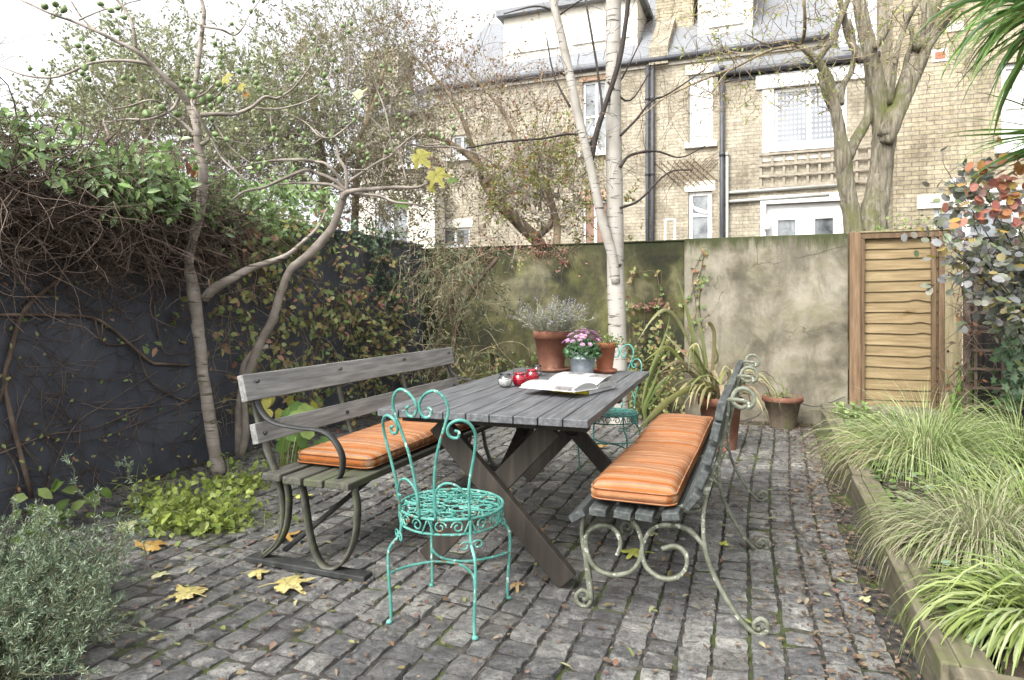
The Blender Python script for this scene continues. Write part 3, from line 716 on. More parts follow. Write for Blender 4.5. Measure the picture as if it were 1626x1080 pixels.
q=np.stack([c[0]+1.2*r*np.sin(ph)*np.cos(a),c[1]+1.2*r*np.sin(ph)*np.sin(a),c[2]+.135+1.05*r*np.cos(ph)],1)
out=nrm(q-(c+A(0,0,.12)))
m=MB(); leaves(m,q,out*.5+sph(n)*.7,out+.3*sph(n),.032,.017,'ivy'); obj('leaves',m,m_mumleaf,t)
m=MB(); P_=curls(np.repeat((c+A(0,0,.13))[None],40,0)+sph(40)*.02,nrm(sph(40)*.7+A(0,0,1)),.10,.2,5); tubes(m,P_,taper(40,6,.002,.0015)); obj('stems',m,m_fresh,t)
m=MB(); m2=MB(); fk=0
for i in range(58):
    a=R_.rand()*2*pi; ph=math.acos(1-.62*R_.rand()); rr=.118
    p=A(c[0]+1.15*rr*sin(ph)*cos(a),c[1]+1.15*rr*sin(ph)*sin(a),c[2]+.150+1.12*rr*cos(ph)+.02*R_.rand()); nn=nrm(p-(c+A(0,0,.07)))
    s=nrm(np.cross(nn,A(.3,.7,.1))); u=np.cross(nn,s)
    for lay,(k,L,el) in enumerate(((18,.019,.25),(14,.015,.6))):
        th=np.arange(k)*2*pi/k+lay*.2+R_.rand(); D=np.cos(th)[:,None]*s+np.sin(th)[:,None]*u+nn*el
        leaves(m,np.repeat(p[None],k,0),D,np.repeat(nn[None],k,0),L*(.9+.2*R_.rand()),.0052,'leaf')
    ball(m2,p+nn*.002,.0042,7,4)
obj('petals',m,m_pet,t); obj('florets',m2,m_yel,t)

# glass lanterns
gl_c=glass('clear_glass','eef0f0'); 
m_redglass=NT('red_glass'); m_redglass.p.inputs['Base Color'].default_value=srgb('b3102c'); m_redglass.p.inputs['Roughness'].default_value=.06; m_redglass.p.inputs['Transmission Weight'].default_value=.55; m_redglass.p.inputs['Coat Weight'].default_value=.6; m_redglass=m_redglass.m
m_wax=mat('white_wax',['d8d6cf','e8e6e0'],rough=.5,bump=.05)
def lantern(px,py,label,glassm,upright,s=1.0,wax=True):
    P=PZ(px,py,.75); c=A(P[0],P[1],.7505); t=thing('glass_lantern',label,'lantern',c,'little round glass tealight lanterns on the table')
    m=MB(); lathe(m,[(0,0),(.022,0),(.034,.012),(.041,.032),(.037,.052),(.028,.062),(.027,.066),(.032,.074),(.030,.0745),(.0245,.066),(.026,.060),(.034,.050),(.038,.032),(.031,.014),(.02,.004),(0,.004)],(0,0,0),32)
    m.xf(np.eye(3)*s,c); obj('jar',m,glassm,t)
    if wax: m=MB(); lathe(m,[(0,.006),(.022,.006),(.031,.016),(.036,.034),(.034,.045),(0,.045)],(0,0,0),24); m.xf(np.eye(3)*s,c); obj('candle',m,m_wax,t)
    m=MB(); th=np.linspace(0,2*pi,25); tube(m,np.stack([.0285*np.cos(th),.0285*np.sin(th),.064+0*th],1),.0013,5,cap=False)
    k=np.linspace(0,pi,16)
    if upright: tube(m,np.stack([.034*np.cos(k),0*k,.066+.085*np.sin(k)],1),.0013,5)
    else: tube(m,np.stack([.034*np.cos(k),-.045*np.sin(k),.066-.02*np.sin(k)],1),.0013,5)
    m.xf(rotz(.4)*s,c); obj('wire_handle',m,m_dark_iron,t); return t
lantern(802,615,'clear glass lantern holding white wax, beside two red ones',gl_c,False)
lantern(825,613,'red glass lantern with its wire handle standing upright',m_redglass,True,wax=False)
lantern(845,607,'red glass lantern tucked behind the open book, handle down',m_redglass,False,wax=False)
lantern(853,597,'clear glass lantern behind the red ones, close to the big saucer',gl_c,False,.9,wax=False)

# open book
t=thing('open_book','large open book with white illustrated pages lying on the table','book',(0,0,0))
Wb,Hb=.235,.31
def page_surface(sgn,th0,th1,name,mat_,lift=.0,n=16,off=0):
    u=np.linspace(0,1,n); m=MB()
    x=sgn*u*Wb*(1-.02*lift); 
    hump=th0*np.sin(np.clip(u*1.15,0,1)*pi)**.8*.55+th1*(1-u)**.3*0
    z=th0*(1-.35*u)+.018*np.sin(u*pi)*1.0+lift*u+ (-.016*np.exp(-(u/.06)**2))+off
    V=[]; 
    for yy in (-Hb/2,Hb/2): V+= [(a,yy,b) for a,b in zip(x,z)]
    zb=np.maximum(.002,lift*u*.98+off*.2)
    for yy in (-Hb/2,Hb/2): V+= [(a,yy,b) for a,b in zip(x,np.minimum(zb,z-.001))]
    i=np.arange(n-1); N=n
    Q=[np.stack([i,i+1,i+1+N,i+N],1),np.stack([i+2*N,i+3*N,i+1+3*N,i+1+2*N],1),np.stack([i,i+2*N,i+1+2*N,i+1],1),np.stack([i+N,i+1+N,i+1+3*N,i+3*N],1),np.array([[n-1,3*n-1,4*n-1,2*n-1],[0,n,3*n,2*n]])]
    m.add(V,np.concatenate(Q)); obj(name,m,mat_,t,smooth=False)
def printed():
    m=NT('printed_page'); v=m.coord()
    # blocks of pale picture and rows of grey text
    s=m.new('SeparateXYZ'); m.lk(v,s.inputs[0])
    w=m.new('TexWave',wave_type='BANDS',bands_direction='Y'); w.inputs['Scale'].default_value=38; m.lk(v,w.inputs['Vector'])
    nz=m.noise(m.coord((90,8,1)),1,3); tx=m.mix(1,m.ramp(w.outputs[0],[(.5,(1,1,1)),(.6,(.72,.72,.72))]),m.ramp(nz,[(.4,(1,1,1)),(.5,(.8,.8,.8))]),'LIGHTEN')
    pic=m.ramp(m.noise(v,16,4),[(.35,srgb('5c646e')),(.5,srgb('c3c0bf')),(.65,srgb('84737a'))])
    ck=m.new('TexVoronoi',feature='F1',distance='CHEBYCHEV'); ck.inputs['Scale'].default_value=7; ck.inputs['Randomness'].default_value=.4; m.lk(v,ck.inputs['Vector'])
    sel=m.ramp(ck.outputs['Color'],[(.55,(0,0,0)),(.56,(1,1,1))],'CONSTANT'); gut=m.ramp(ck.outputs['Distance'],[(.33,(1,1,1)),(.34,(0,0,0))],'CONSTANT')
    c=m.mix(m.mix(1,sel,gut,'MULTIPLY'),tx,pic); c=m.mix(1,c,srgb('a3a29f'),'MULTIPLY'); m.lk(c,m.p.inputs['Base Color']); m.p.inputs['Roughness'].default_value=.45; return m.m
m_print=printed()
page_surface(-1,.016,0,'page_block',m_print,.0,off=.003)
page_surface(1,.010,0,'page_block',m_print,.004,off=.003)
for k in range(4):
    n=10; u=np.linspace(0,1,n); m=MB(); x=u*Wb*(.96-.05*k); z=.016+.011*(k+1)*u**1.3+.014*np.sin(u*pi)
    V=[(a,yy,b) for yy in (-Hb/2+.003,Hb/2-.003) for a,b in zip(x,z)]; i=np.arange(n-1); m.add(V,np.stack([i,i+1,i+1+n,i+n],1)); obj('page',m,m_print,t)
m=MB(); bb(m,-Wb-.006,-.004,-Hb/2-.005,Hb/2+.005,-.001,.002); obj('cover',m,m_white,t,smooth=False)
t.location=PZ(886,618,.776)*A(1,1,0)+A(0,0,.7785); t.rotation_euler=(0,radians(2.0),radians(76))
t.location=(-.95,3.33,.777)
m=MB(); bb(m,-.105,.105,-.15,.15,.0,.022); m.xf(rotz(radians(-12)),(-.905,3.42,.7508)); 
m_yc=mat('yellow_cover',['c9b61e','d8c52c','bfae2a'],scale=9,rough=.45,bump=0,spots=[(30,.6,.63,'6b6420',(1,1,1))])
t=thing('yellow_book','yellow paperback lying under the open book','book',(-.905,3.42,.7508))
obj('page_block',m,m_page,t,smooth=False)
m=MB(); bb(m,-.108,.108,-.153,.153,.0225,.025); bb(m,-.108,.108,-.1555,-.1535,-.0,.025); m.xf(rotz(radians(-12)),(-.905,3.42,.7512)); obj('cover',m,m_yc,t,smooth=False)

# ================================================================== pots on the ground
c=PZ(1243,683,0)+A(.0,.16,0); c[2]=-.012
t=thing('clay_pot','old algae-stained terracotta pot standing against the pale wall','plant pot',c)
m=pot(t,c,.185,.115,.32,None,.17); obj('pot',m,m_terra_old,t)
m=MB(); lathe(m,[(.187,.272),(.191,.275),(.191,.318),(.182,.323),(.168,.321),(.168,.29)],c,36); obj('rim',m,m_terra,t); soil_disc(.165,c,t,.29)
P_=tuft(9,c+A(-.04,0,.29),.05,.6,.06,.14,.3); m=MB(); tubes(m,P_,taper(9,7,.002,.001)); obj('stems',m,m_twig2,t)
m=MB(); q,d=along(P_,60,.2); leaves(m,q,d+sph(60),sph(60)+A(0,0,1),.03,.014,'leaf'); obj('leaves',m,m_fresh,t)
m=MB(); cab=[PY(1130,655,6.9),PY(1165,668,7.0),PY(1200,662,7.05),PY(1225,640,7.2),PY(1260,636,7.25),PY(1276,642,7.3),PY(1300,645,7.36),PY(1342,630,7.37)]
tube(m,cr(cab,8),.0045,6); tag(obj('cable',m,m_dark_iron),'thin black cable running along the foot of the pale wall','cable')

# phormium
c=A(-.36,5.85,-.012)
t=thing('potted_phormium','terracotta pot of arching striped strap leaves against back wall','potted plant',c)
m=pot(t,c,.185,.13,.44,None,.16); obj('pot',m,m_terra,t); soil_disc(.165,c,t,.40)
m_ph=leafmat('phormium_leaves',['6f763f','8d8858','b3aa84','667040','9b8570','59672f'],.2,rough=.45); m_phg=leafmat('phormium_green',['4c5d33','68763f','848e5e','5a532c'],.15,rough=.45)
Z6=lambda x,y:(780+x*.2963,380+y*.2963)
base=c+A(0,0,.40)
def strapleaf(mb,pts,w,d0=5.85,dd=0):
    w=w*.68
    P=[]; n=len(pts)
    for i,(x,y) in enumerate(pts): P.append(PD(*Z6(x,y),d0+dd*i/(n-1)))
    P=cr(P,5); K=len(P); T=nrm(np.gradient(P,axis=0)); view=nrm(P-A(0,0,CH)); S=nrm(np.cross(T,view)); ang=R_.randn()*.5; S=nrm(S*cos(ang)+view*sin(ang)); up=np.cross(S,T)
    tt=np.linspace(0,1,K); ww=w*np.minimum(1,.5+tt*2)*np.clip((1-tt)*3,.03,1)/2
    V=np.stack([P+S*ww[:,None]+up*ww[:,None]*.4,P,P-S*ww[:,None]+up*ww[:,None]*.4],1).reshape(-1,3)
    i=np.arange(K-1)[:,None]*3; jx=np.arange(2)[None]; mb.add(V,np.stack([i+jx,i+jx+1,i+3+jx+1,i+3+jx],-1).reshape(-1,4))
m=MB()
for pts_,w,dd in [([(1150,830),(1110,650),(1060,430),(1000,200)],.06,0),([(1160,830),(1150,650),(1120,480),(1088,360)],.045,.2),([(1140,830),(1080,600),(1000,430),(930,378),(860,430),(780,552)],.045,-.5),
  ([(1150,830),(1050,690),(950,580),(880,610),(806,662)],.045,-.3),([(1150,830),(1080,720),(1000,655),(890,722)],.04,-.5),([(1130,830),(1080,800),(960,860),(860,950),(760,1052)],.085,-1.1),
  ([(1170,830),(1190,650),(1195,500),(1165,448),(1150,480)],.05,-.2),([(1160,830),(1180,700),(1215,640),(1190,560),(1140,540)],.03,0),([(1180,830),(1230,720),(1260,680),(1300,735)],.02,0),
  ([(1150,830),(1100,700),(1060,600),(1100,560),(1125,600)],.03,-.3),([(1170,830),(1140,700),(1100,620),(1070,600),(1055,720)],.03,-.4),([(1150,830),(1080,760),(1010,820),(985,920)],.035,-.6),
  ([(1170,830),(1120,780),(1080,820),(1060,910)],.035,-.6),([(1180,830),(1200,790),(1170,830),(1155,915)],.03,-.6),([(1150,830),(1120,730),(1040,620),(960,540),(930,500)],.028,.2),
  ([(1170,830),(1210,700),(1220,600),(1200,540)],.03,.1),([(1160,830),(1100,740),(1020,700),(950,705),(900,720)],.03,-.2),([(1160,830),(1130,600),(1090,560),(1080,640)],.025,-.3)]:
    strapleaf(m,pts_,w,5.85,dd)
N=46; a=R_.rand(N)*2*pi; D=np.stack([np.cos(a)*.9,np.sin(a)*.9,.75+R_.rand(N)*1.3],1); blades(m,np.repeat(base[None],N,0)+sph(N)*A(.08,.08,.01),D,.4+.45*R_.rand(N),.022+.016*R_.rand(N),1.7+R_.rand(N)*1.2,8)
obj('leaves',m,m_ph,t)
m=MB(); c=PD(*Z6(860,1000),6.3); c[2]=-.012
for pts_,w in [([(815,880),(850,720),(930,530),(960,400)],.045),([(820,880),(870,700),(930,600),(1010,440)],.04),([(825,900),(900,780),(990,700)],.05),([(820,900),(860,800),(920,640)],.04),([(825,920),(880,860),(960,740),(1040,660)],.03)]:
    strapleaf(m,[(835,1010)]+pts_,w,6.3,-.1)
tag(obj('flax_plant',m,m_phg,origin=c),'stiff olive green flax leaves rising from soil left of the big pot','plant')
# ================================================================== terrace of houses behind
def brick_mat(name,cols,mortar,dirt):
    m=NT(name); c=m.new('TexCoord'); s=m.new('SeparateXYZ'); m.lk(c.outputs['Object'],s.inputs[0])
    ad=m.new('Math',operation='ADD'); m.lk(s.outputs[0],ad.inputs[0]); m.lk(s.outputs[1],ad.inputs[1])
    cb=m.new('CombineXYZ'); m.lk(ad.outputs[0],cb.inputs[0]); m.lk(s.outputs[2],cb.inputs[1])
    dn=m.new('TexNoise'); dn.inputs['Scale'].default_value=9; m.lk(cb.outputs[0],dn.inputs['Vector'])
    v=m.mix(.012,cb.outputs[0],dn.outputs[1],'ADD')
    def bt(c1,c2,mo,bias=0,sq=1):
        b=m.new('TexBrick'); b.inputs['Scale'].default_value=1; b.inputs['Brick Width'].default_value=.225; b.inputs['Row Height'].default_value=.076; b.inputs['Mortar Size'].default_value=.008
        b.inputs['Mortar Smooth'].default_value=.3; b.inputs['Bias'].default_value=bias
        b.inputs['Color1'].default_value=c1; b.inputs['Color2'].default_value=c2; b.inputs['Mortar'].default_value=mo; m.lk(v,b.inputs['Vector']); return b
    b=bt(srgb(cols[0]),srgb(cols[1]),srgb(mortar)); b2=bt((1,1,1,1),srgb(cols[2]),(1,1,1,1),-.45); b2.offset=.5
    col=m.mix(.8,b.outputs[0],b2.outputs[0],'MULTIPLY')
    n=m.ramp(m.noise(c.outputs['Object'],1.1,7,.7),[(.42,(0,0,0)),(.62,(1,1,1))]); col=m.mix(m.mix(1,n,(.6,)*3+(1,),'MULTIPLY'),col,srgb(dirt),'MULTIPLY')
    n3=m.ramp(m.noise(m.coord((1.6,1.6,.25)),1.4,8,.7),[(.5,(1,1,1)),(.66,(.62,.6,.56))]); col=m.mix(.8,col,n3,'MULTIPLY')
    n2=m.ramp(m.noise(c.outputs['Object'],14,4,.7),[(.35,(.55,.55,.55)),(.6,(1,1,1))]); col=m.mix(.8,col,n2,'MULTIPLY')
    m.lk(col,m.p.inputs['Base Color']); m.p.inputs['Roughness'].default_value=.9
    inv=m.new('Math',operation='SUBTRACT'); inv.inputs[0].default_value=1; m.lk(b.outputs['Fac'],inv.inputs[1]); m.bump(inv.outputs[0],.5,.01); return m.m
m_brickA=brick_mat('stock_brick',['b3aa94','c8c0ac','8d8270'],'9a9284','938b80')
m_brickC=brick_mat('yellow_brick',['b6aa8c','ccc2a8','877a68'],'8d8578','938b80')
m_slate=mat('slate_roof',['64676b','77797c','88898b'],scale=4,stretch=(2,2,8),rough=.6,bump=.3,bs=9)
m_render=mat('cream_render',['c9c3b4','dcd7ca'],scale=3,rough=.8,bump=.1,spots=[(2,.55,.7,'b5ad97',(1,1,.5))])
m_pvc=mat('window_white',['dcdddb','e6e7e5'],scale=2,rough=.4,bump=0)
m_pipe=mat('black_pipe',['35363a','4b4c50'],scale=4,rough=.5,bump=.1)
m_greypipe=mat('grey_pipe',['8f908a','b0b0a9'],scale=4,rough=.6,bump=.1)
m_redlintel=mat('red_brick_arch',['a5886f','b89d84'],scale=9,stretch=(18,1,1),rough=.9,bump=.2)
m_pane=NT('window_pane'); m_pane.p.inputs['Base Color'].default_value=srgb('5b6062'); m_pane.p.inputs['Roughness'].default_value=.08; m_pane.p.inputs['Specular IOR Level'].default_value=.9
_pm=m_pane; _c=_pm.ramp(_pm.noise(_pm.coord(),2.2,4,.6,.6),[(.35,srgb('3d4244')),(.6,srgb('84898b'))]); _pm.lk(_c,_pm.p.inputs['Base Color']); m_pane=_pm.m
m_blind=mat('white_blind',['cfcfca','dedfdb'],scale=2,rough=.6,bump=0)
m_brownblind=mat('brown_blind',['6f5547','86695a'],scale=3,rough=.6,bump=0)
def lace():
    m=NT('lace_curtain'); v=m.coord(); vo=m.new('TexVoronoi',feature='F1'); vo.inputs['Scale'].default_value=13; vo.inputs['Randomness'].default_value=.0
    mp=m.new('Mapping'); mp.inputs['Scale'].default_value=(1,0,.75); m.lk(v,mp.inputs[0]); m.lk(mp.outputs[0],vo.inputs['Vector'])
    c=m.ramp(vo.outputs['Distance'],[(.22,srgb('eeeeee')),(.3,srgb('8c9094'))]); g=m.ramp(m.noise(v,1.3,3),[(.4,(.75,.75,.77)),(.6,(1,1,1))])
    m.lk(m.mix(1,c,g,'MULTIPLY'),m.p.inputs['Base Color']); m.p.inputs['Roughness'].default_value=.25; return m.m
m_lace=lace(); m_palewood=mat('pale_grey_wood',['7d7567','958c7d','aaa293'],scale=6,rough=.85,bump=.2)
def facade(root,name,x0,x1,z0,z1,Y,holes,mat_,depth=.14,thick=.3):
    "front wall with real openings; holes = [(hx0,hx1,hz0,hz1)]"
    xs=sorted({x0,x1,*[h[0] for h in holes],*[h[1] for h in holes]}); zs=sorted({z0,z1,*[h[2] for h in holes],*[h[3] for h in holes]})
    m=MB()
    for a,b in zip(xs[:-1],xs[1:]):
        for c_,d_ in zip(zs[:-1],zs[1:]):
            cx,cz=(a+b)/2,(c_+d_)/2
            if any(h[0]<cx<h[1] and h[2]<cz<h[3] for h in holes): continue
            m.add([(a,Y,c_),(b,Y,c_),(b,Y,d_),(a,Y,d_)],[[0,1,2,3]])
    for h in holes:
        a,b,c_,d_=h
        m.add([(a,Y,c_),(b,Y,c_),(b,Y,d_),(a,Y,d_),(a,Y+depth,c_),(b,Y+depth,c_),(b,Y+depth,d_),(a,Y+depth,d_)],[[0,4,5,1],[1,5,6,2],[2,6,7,3],[3,7,4,0]])
    m.add([(x0,Y,z0),(x0,Y,z1),(x0,Y+thick,z1),(x0,Y+thick,z0),(x1,Y,z0),(x1,Y,z1),(x1,Y+thick,z1),(x1,Y+thick,z0)],[[0,1,2,3],[7,6,5,4],[1,5,6,2]])
    return obj(name,m,mat_,root,smooth=False)
def window(root,h,Y,mull=(),bars=(),pane=m_pane,fw=.06,sill=True,rec=.07,name='window',lintel=None,low=None):
    a,b,c,d=h; y0=Y+rec
    f=MB()
    bb(f,a+.002,a+fw,y0,y0+.05,c+.002,d-.002); bb(f,b-fw,b-.002,y0,y0+.05,c+.002,d-.002)
    bb(f,a+fw,b-fw,y0,y0+.05,c+.002,c+fw); bb(f,a+fw,b-fw,y0,y0+.05,d-fw,d-.002)
    for t in mull: x=a+(b-a)*t; bb(f,x-fw*.6,x+fw*.6,y0+.002,y0+.048,c+fw,d-fw)
    for t in bars: z=c+(d-c)*t; bb(f,a+fw,b-fw,y0+.004,y0+.044,z-fw*.45,z+fw*.45)
    w=obj(name,f,m_pvc,root,smooth=False)
    if low is None: low=c
    p=MB(); p.add([(a+.01,y0+.03,c+.01),(b-.01,y0+.03,c+.01),(b-.01,y0+.03,d-.01),(a+.01,y0+.03,d-.01)],[[0,1,2,3]]); obj('pane',p,pane,w,smooth=False)
    if sill: s=MB(); bb(s,a-.10,b+.10,Y-.09,Y+rec-.003,c-.13,c-.003); obj('sill',s,m_pvc,w,smooth=False,bev=.01)
    if lintel: s=MB(); bb(s,a-.08,b+.08,Y-.012,Y+.05,d+.003,d+.24); obj('lintel',s,lintel,w,smooth=False)
    return w
def HR(px0,px1,py0,py1,Y):
    p=PY(px0,(py0+py1)/2,Y); q=PY(px1,(py0+py1)/2,Y); pm=(px0+px1)/2
    return (p[0],q[0],PY(pm,py1,Y)[2],PY(pm,py0,Y)[2])
def gutter(root,x0,x1,Y,z,mat_=m_pipe): m=MB(); tube(m,[(x0,Y-.07,z),(x1,Y-.07,z)],.065,10); obj('gutter',m,mat_,root)
def drain(root,x,Y,z0,z1,r=.05,mat_=m_pipe):
    m=MB(); tube(m,[(x,Y-.09,z0),(x,Y-.09,z1)],r,10)
    for k in range(int((z1-z0)/1.8)+1): tube(m,[(x,Y-.09,z0+.5+k*1.8),(x,Y-.09,z0+.58+k*1.8)],r*1.3,10)
    obj('downpipe',m,mat_,root)

# --- A : middle terrace house (main wall)
YA=16.0
xa0=PY(690,200,YA)[0]; xa1=PY(1330,200,YA)[0]; ze=PY(1035,100,YA)[2]
hA=thing('brick_house','yellow brick terraced house with white top-floor dormers, black double drainpipe','house',(0,YA,0),'brick terraced houses behind the garden')
wins=[HR(1094,1132,117,226,YA),HR(1093,1130,304,386,YA),HR(925,964,128,240,YA),HR(925,966,318,392,YA),HR(716,750,214,248,YA),HR(698,746,362,392,YA)]
w0,w1,w2,w3,w4,w5=wins
facade(hA,'wall',xa0,xa1,-.1,ze,YA,wins,m_brickA)
window(hA,w0,YA,pane=m_blind,bars=(.12,),lintel=m_render,fw=.05)
w=window(hA,w1,YA,bars=(.55,),lintel=m_render,fw=.09,name='window')
m=MB(); k=np.linspace(0,pi/2,10); cx=(w1[0]+w1[1])/2; hw=(w1[1]-w1[0])/2-.09
tube(m,np.stack([w1[1]-.09-2*hw*np.sin(k),YA+.065+0*k,w1[2]+(w1[3]-w1[2])*.58+1.1*hw*(1-np.cos(k))*1.2],1),.03,5); tube(m,[(w1[0]+.1,YA+.065,w1[3]-.35),(w1[1]-.09,YA+.065,w1[2]+(w1[3]-w1[2])*.6)],.025,5); obj('glazing_bar',m,m_pvc,w)
window(hA,w2,YA,bars=(.5,),mull=(.55,),lintel=m_redlintel)
window(hA,w3,YA,pane=m_brownblind,mull=(.48,),lintel=m_redlintel)
window(hA,w4,YA,mull=(.5,)); window(hA,w5,YA,mull=(.5,),lintel=m_render)
zr=ze+2.2
def roofslab(root,x0,x1,Y0,z0,Y1,z1,th=.12,mat_=m_slate,name='roof'):
    m=MB(); V=[]
    for x in (x0,x1): V+=[(x,Y0,z0),(x,Y1,z1),(x,Y1,z1+th),(x,Y0,z0+th)]
    m.add(V,[[0,4,5,1],[1,5,6,2],[2,6,7,3],[3,7,4,0],[0,1,2,3],[7,6,5,4]]); return obj(name,m,mat_,root,smooth=False)
roofslab(hA,xa0,xa1,YA-.12,ze+.03,YA+3.6,zr+.9)
m=MB(); bb(m,xa0,xa1,YA-.05,YA+.001,ze-.12,ze+.02); obj('fascia',m,m_render,hA,smooth=False)
gutter(hA,xa0,xa1,YA-.06,ze+.02)
for px in (1029,1037): x=PY(px,250,YA)[0]; drain(hA,x,YA-.0,.2,ze,.045)
# dormers
def dormer(root,px0,px1,py0,py1,Y,mull,n):
    a=PY(px0,60,Y)[0]; b=PY(px1,60,Y)[0]; pm=(px0+px1)/2; z0=PY(pm,py1,Y)[2]; z1=PY(pm,py0,Y)[2]
    d=MB(); bb(d,a,b,Y,Y+2.6,z0,z1); o=obj('dormer',d,m_render,root,smooth=False)
    for i in range(n):
        x0=a+.25+(b-a-.25)*i/n; x1=a+(b-a)*(i+1)/n-.2
        f=MB(); h=(x0,x1,z0+.25,z1-.25)
        bb(f,h[0],h[1],Y-.05,Y-.004,h[2],h[3]); ff=obj('window_frame',f,m_pvc,o,smooth=False)
        p=MB(); q0=(x1-x0-.1)/2
        for s in range(2): p.add([(x0+.06+s*(q0+.03),Y-.054,h[2]+.06),(x0+.02+s*(q0+.03)+q0,Y-.054,h[2]+.06),(x0+.02+s*(q0+.03)+q0,Y-.054,h[3]-.06),(x0+.06+s*(q0+.03),Y-.054,h[3]-.06)],[[0,1,2,3]])
        obj('pane',p,m_blind,o,smooth=False)
    m=MB(); bb(m,a-.15,b+.15,Y-.2,Y+2.7,z1+.003,z1+.16); obj('dormer_roof',m,m_slate,o,smooth=False)
dormer(hA,800,1012,12,88,YA+.55,1,2)
dormer(hA,1108,1195,-60,58,YA+.55,1,1)
# party wall and chimney
m=MB(); xp=PY(1032,90,YA)[0]; xq=PY(1062,90,YA)[0]
V=[]; 
for x in (xp,xq): V+=[(x,YA-.15,ze-.1),(x,YA+3.4,ze-.1),(x,YA+3.4,zr+1.3),(x,YA-.15,ze+.32)]
m.add(V,[[0,4,5,1],[1,5,6,2],[2,6,7,3],[3,7,4,0],[0,1,2,3],[7,6,5,4]]); obj('parapet',m,m_brickA,hA,smooth=False)
m=MB(); bb(m,xp-.05,xq+.45,YA+1.2,YA+2.4,zr-1.6,zr+2.6); obj('chimney',m,m_brickC,hA,smooth=False)

# --- B : rear extension with lean-to roof
YB=14.5
Z7=lambda X,Y:(1000+.385*X,.385*Y)
xb0=PY(1140,200,YB)[0]; xb1=PY(1440,200,YB)[0]; zb_=PY(1140,122,YB)[2]
hB=thing('house_extension','two-storey brick back extension with lean-to slate roof and white doors','building',((xb0+xb1)/2,YB,0))
hb=[HR(1229,1345,135,228,YB),HR(1217,1343,322,455,YB)]
facade(hB,'wall',xb0,xb1,-.1,zb_,YB,hb,m_brickA,thick=1.5)
w=window(hB,hb[0],YB,mull=(.49,),pane=m_lace,fw=.07)
for s,(u0,u1) in enumerate(((.02,.51),(.49,.98))): pass
# rendered surround
s=MB(); a,b,c,d=hb[0]; bb(s,a-.22,a-.003,YB-.012,YB+.02,c-.25,d+.02); bb(s,a-.22,b+.2,YB-.014,YB+.02,c-.30,c-.14); obj('surround',s,m_render,hB,smooth=False)
s=MB(); bb(s,a-.35,b+.4,YB-.05,YB+.02,d+.01,d+.30); obj('lintel',s,m_pvc,hB,smooth=False,bev=.02)
w=window(hB,hb[1],YB,mull=(.5,),fw=.10,sill=False,name='door')
f=MB(); a,b,c,d=hb[1]; mid=(a+b)/2; dz=d-.42
for q0,q1 in ((a+.1,mid-.06),(mid+.06,b-.1)):
    bb(f,q0,q0+.12,YB+.052,YB+.066,c,d-.1); bb(f,q1-.12,q1,YB+.052,YB+.066,c,d-.1); bb(f,q0+.12,q1-.12,YB+.053,YB+.066,d-.32,d-.1)
obj('door_leaf',f,m_pvc,w,smooth=False)
s=MB(); bb(s,a-.12,b+.12,YB-.06,YB+.01,d+.003,d+.17); bb(s,a-.12,a-.004,YB-.05,YB+.01,c,d); obj('door_frame',s,m_pvc,w,smooth=False,bev=.01)
roofslab(hB,xb0-.1,xb1,YB-.12,zb_+.05,YA-.14,ze-.35)
gutter(hB,xb0-.1,xb1,YB-.05,zb_+.02); m=MB(); bb(m,xb0,xb1,YB-.03,YB-.002,zb_-.14,zb_+.0); obj('fascia',m,m_pipe,hB,smooth=False)
drain(hB,PY(1147,200,YB)[0],YB,.2,zb_,.05); drain(hB,PY(1155,300,YB)[0],YB,.2,PY(1155,250,YB)[2],.03,m_greypipe)
for y0,y1,xe in ((307,293,1332),(321,307,1316)):
    p=PY(1155,y0,YB); q=PY(xe,y1,YB); m=MB(); tube(m,[(p[0],YB-.05,p[2]),(q[0],YB-.05,p[2]+.03)],.035,8); obj('waste_pipe',m,m_greypipe,hB)
m=MB(); h=HR(1213,1222,343,366,YB); bb(m,h[0],h[1],YB-.22,YB-.065,h[2],h[3]); obj('outdoor_lamp',m,m_pvc,hB,smooth=False,bev=.02)
tr=thing('trellis','grey wooden square trellis under the extension window','trellis',(0,0,0)); h=HR(1208,1380,240,293,YB)
tr.location=((h[0]+h[1])/2,YB-.05,h[2])
for k in range(10): m=MB(); x=h[0]+(h[1]-h[0])*k/9; bb(m,x-.025,x+.025,YB-.05,YB-.03,h[2],h[3]); obj('slat',m,m_palewood,tr,smooth=False)
for k in range(4): m=MB(); z=h[2]+(h[3]-h[2])*k/3; bb(m,h[0]-.03,h[1]+.03,YB-.075,YB-.053,z-.025,z+.025); obj('slat',m,m_palewood,tr,smooth=False)
def diamond(label,px0,px1,py0,py1,Y,n,mat_):
    h=HR(px0,px1,py0,py1,Y); t=thing('trellis',label,'trellis',((h[0]+h[1])/2,Y-.05,h[2])); Hh=h[3]-h[2]; Wd=h[1]-h[0]
    for s in (1,-1):
        for k in range(n):
            x=h[0]+Wd*k/(n-1); 
            x0,x1=x-s*Hh/2,x+s*Hh/2; m=MB(); beam(m,(x0,Y-.03-.02*(s+1)/2,h[2]),(x1,Y-.03-.02*(s+1)/2,h[3]),.012,.024,up=(0,1,0)); obj('slat',m,mat_,t,smooth=False)
diamond('expanding diamond trellis on the brick above the small arched window',1060,1122,254,295,YA,7,m_greybrown)
diamond('pale diamond trellis on brick just right of the big twin-trunked tree',1400,1432,287,312,YB,3,m_render)

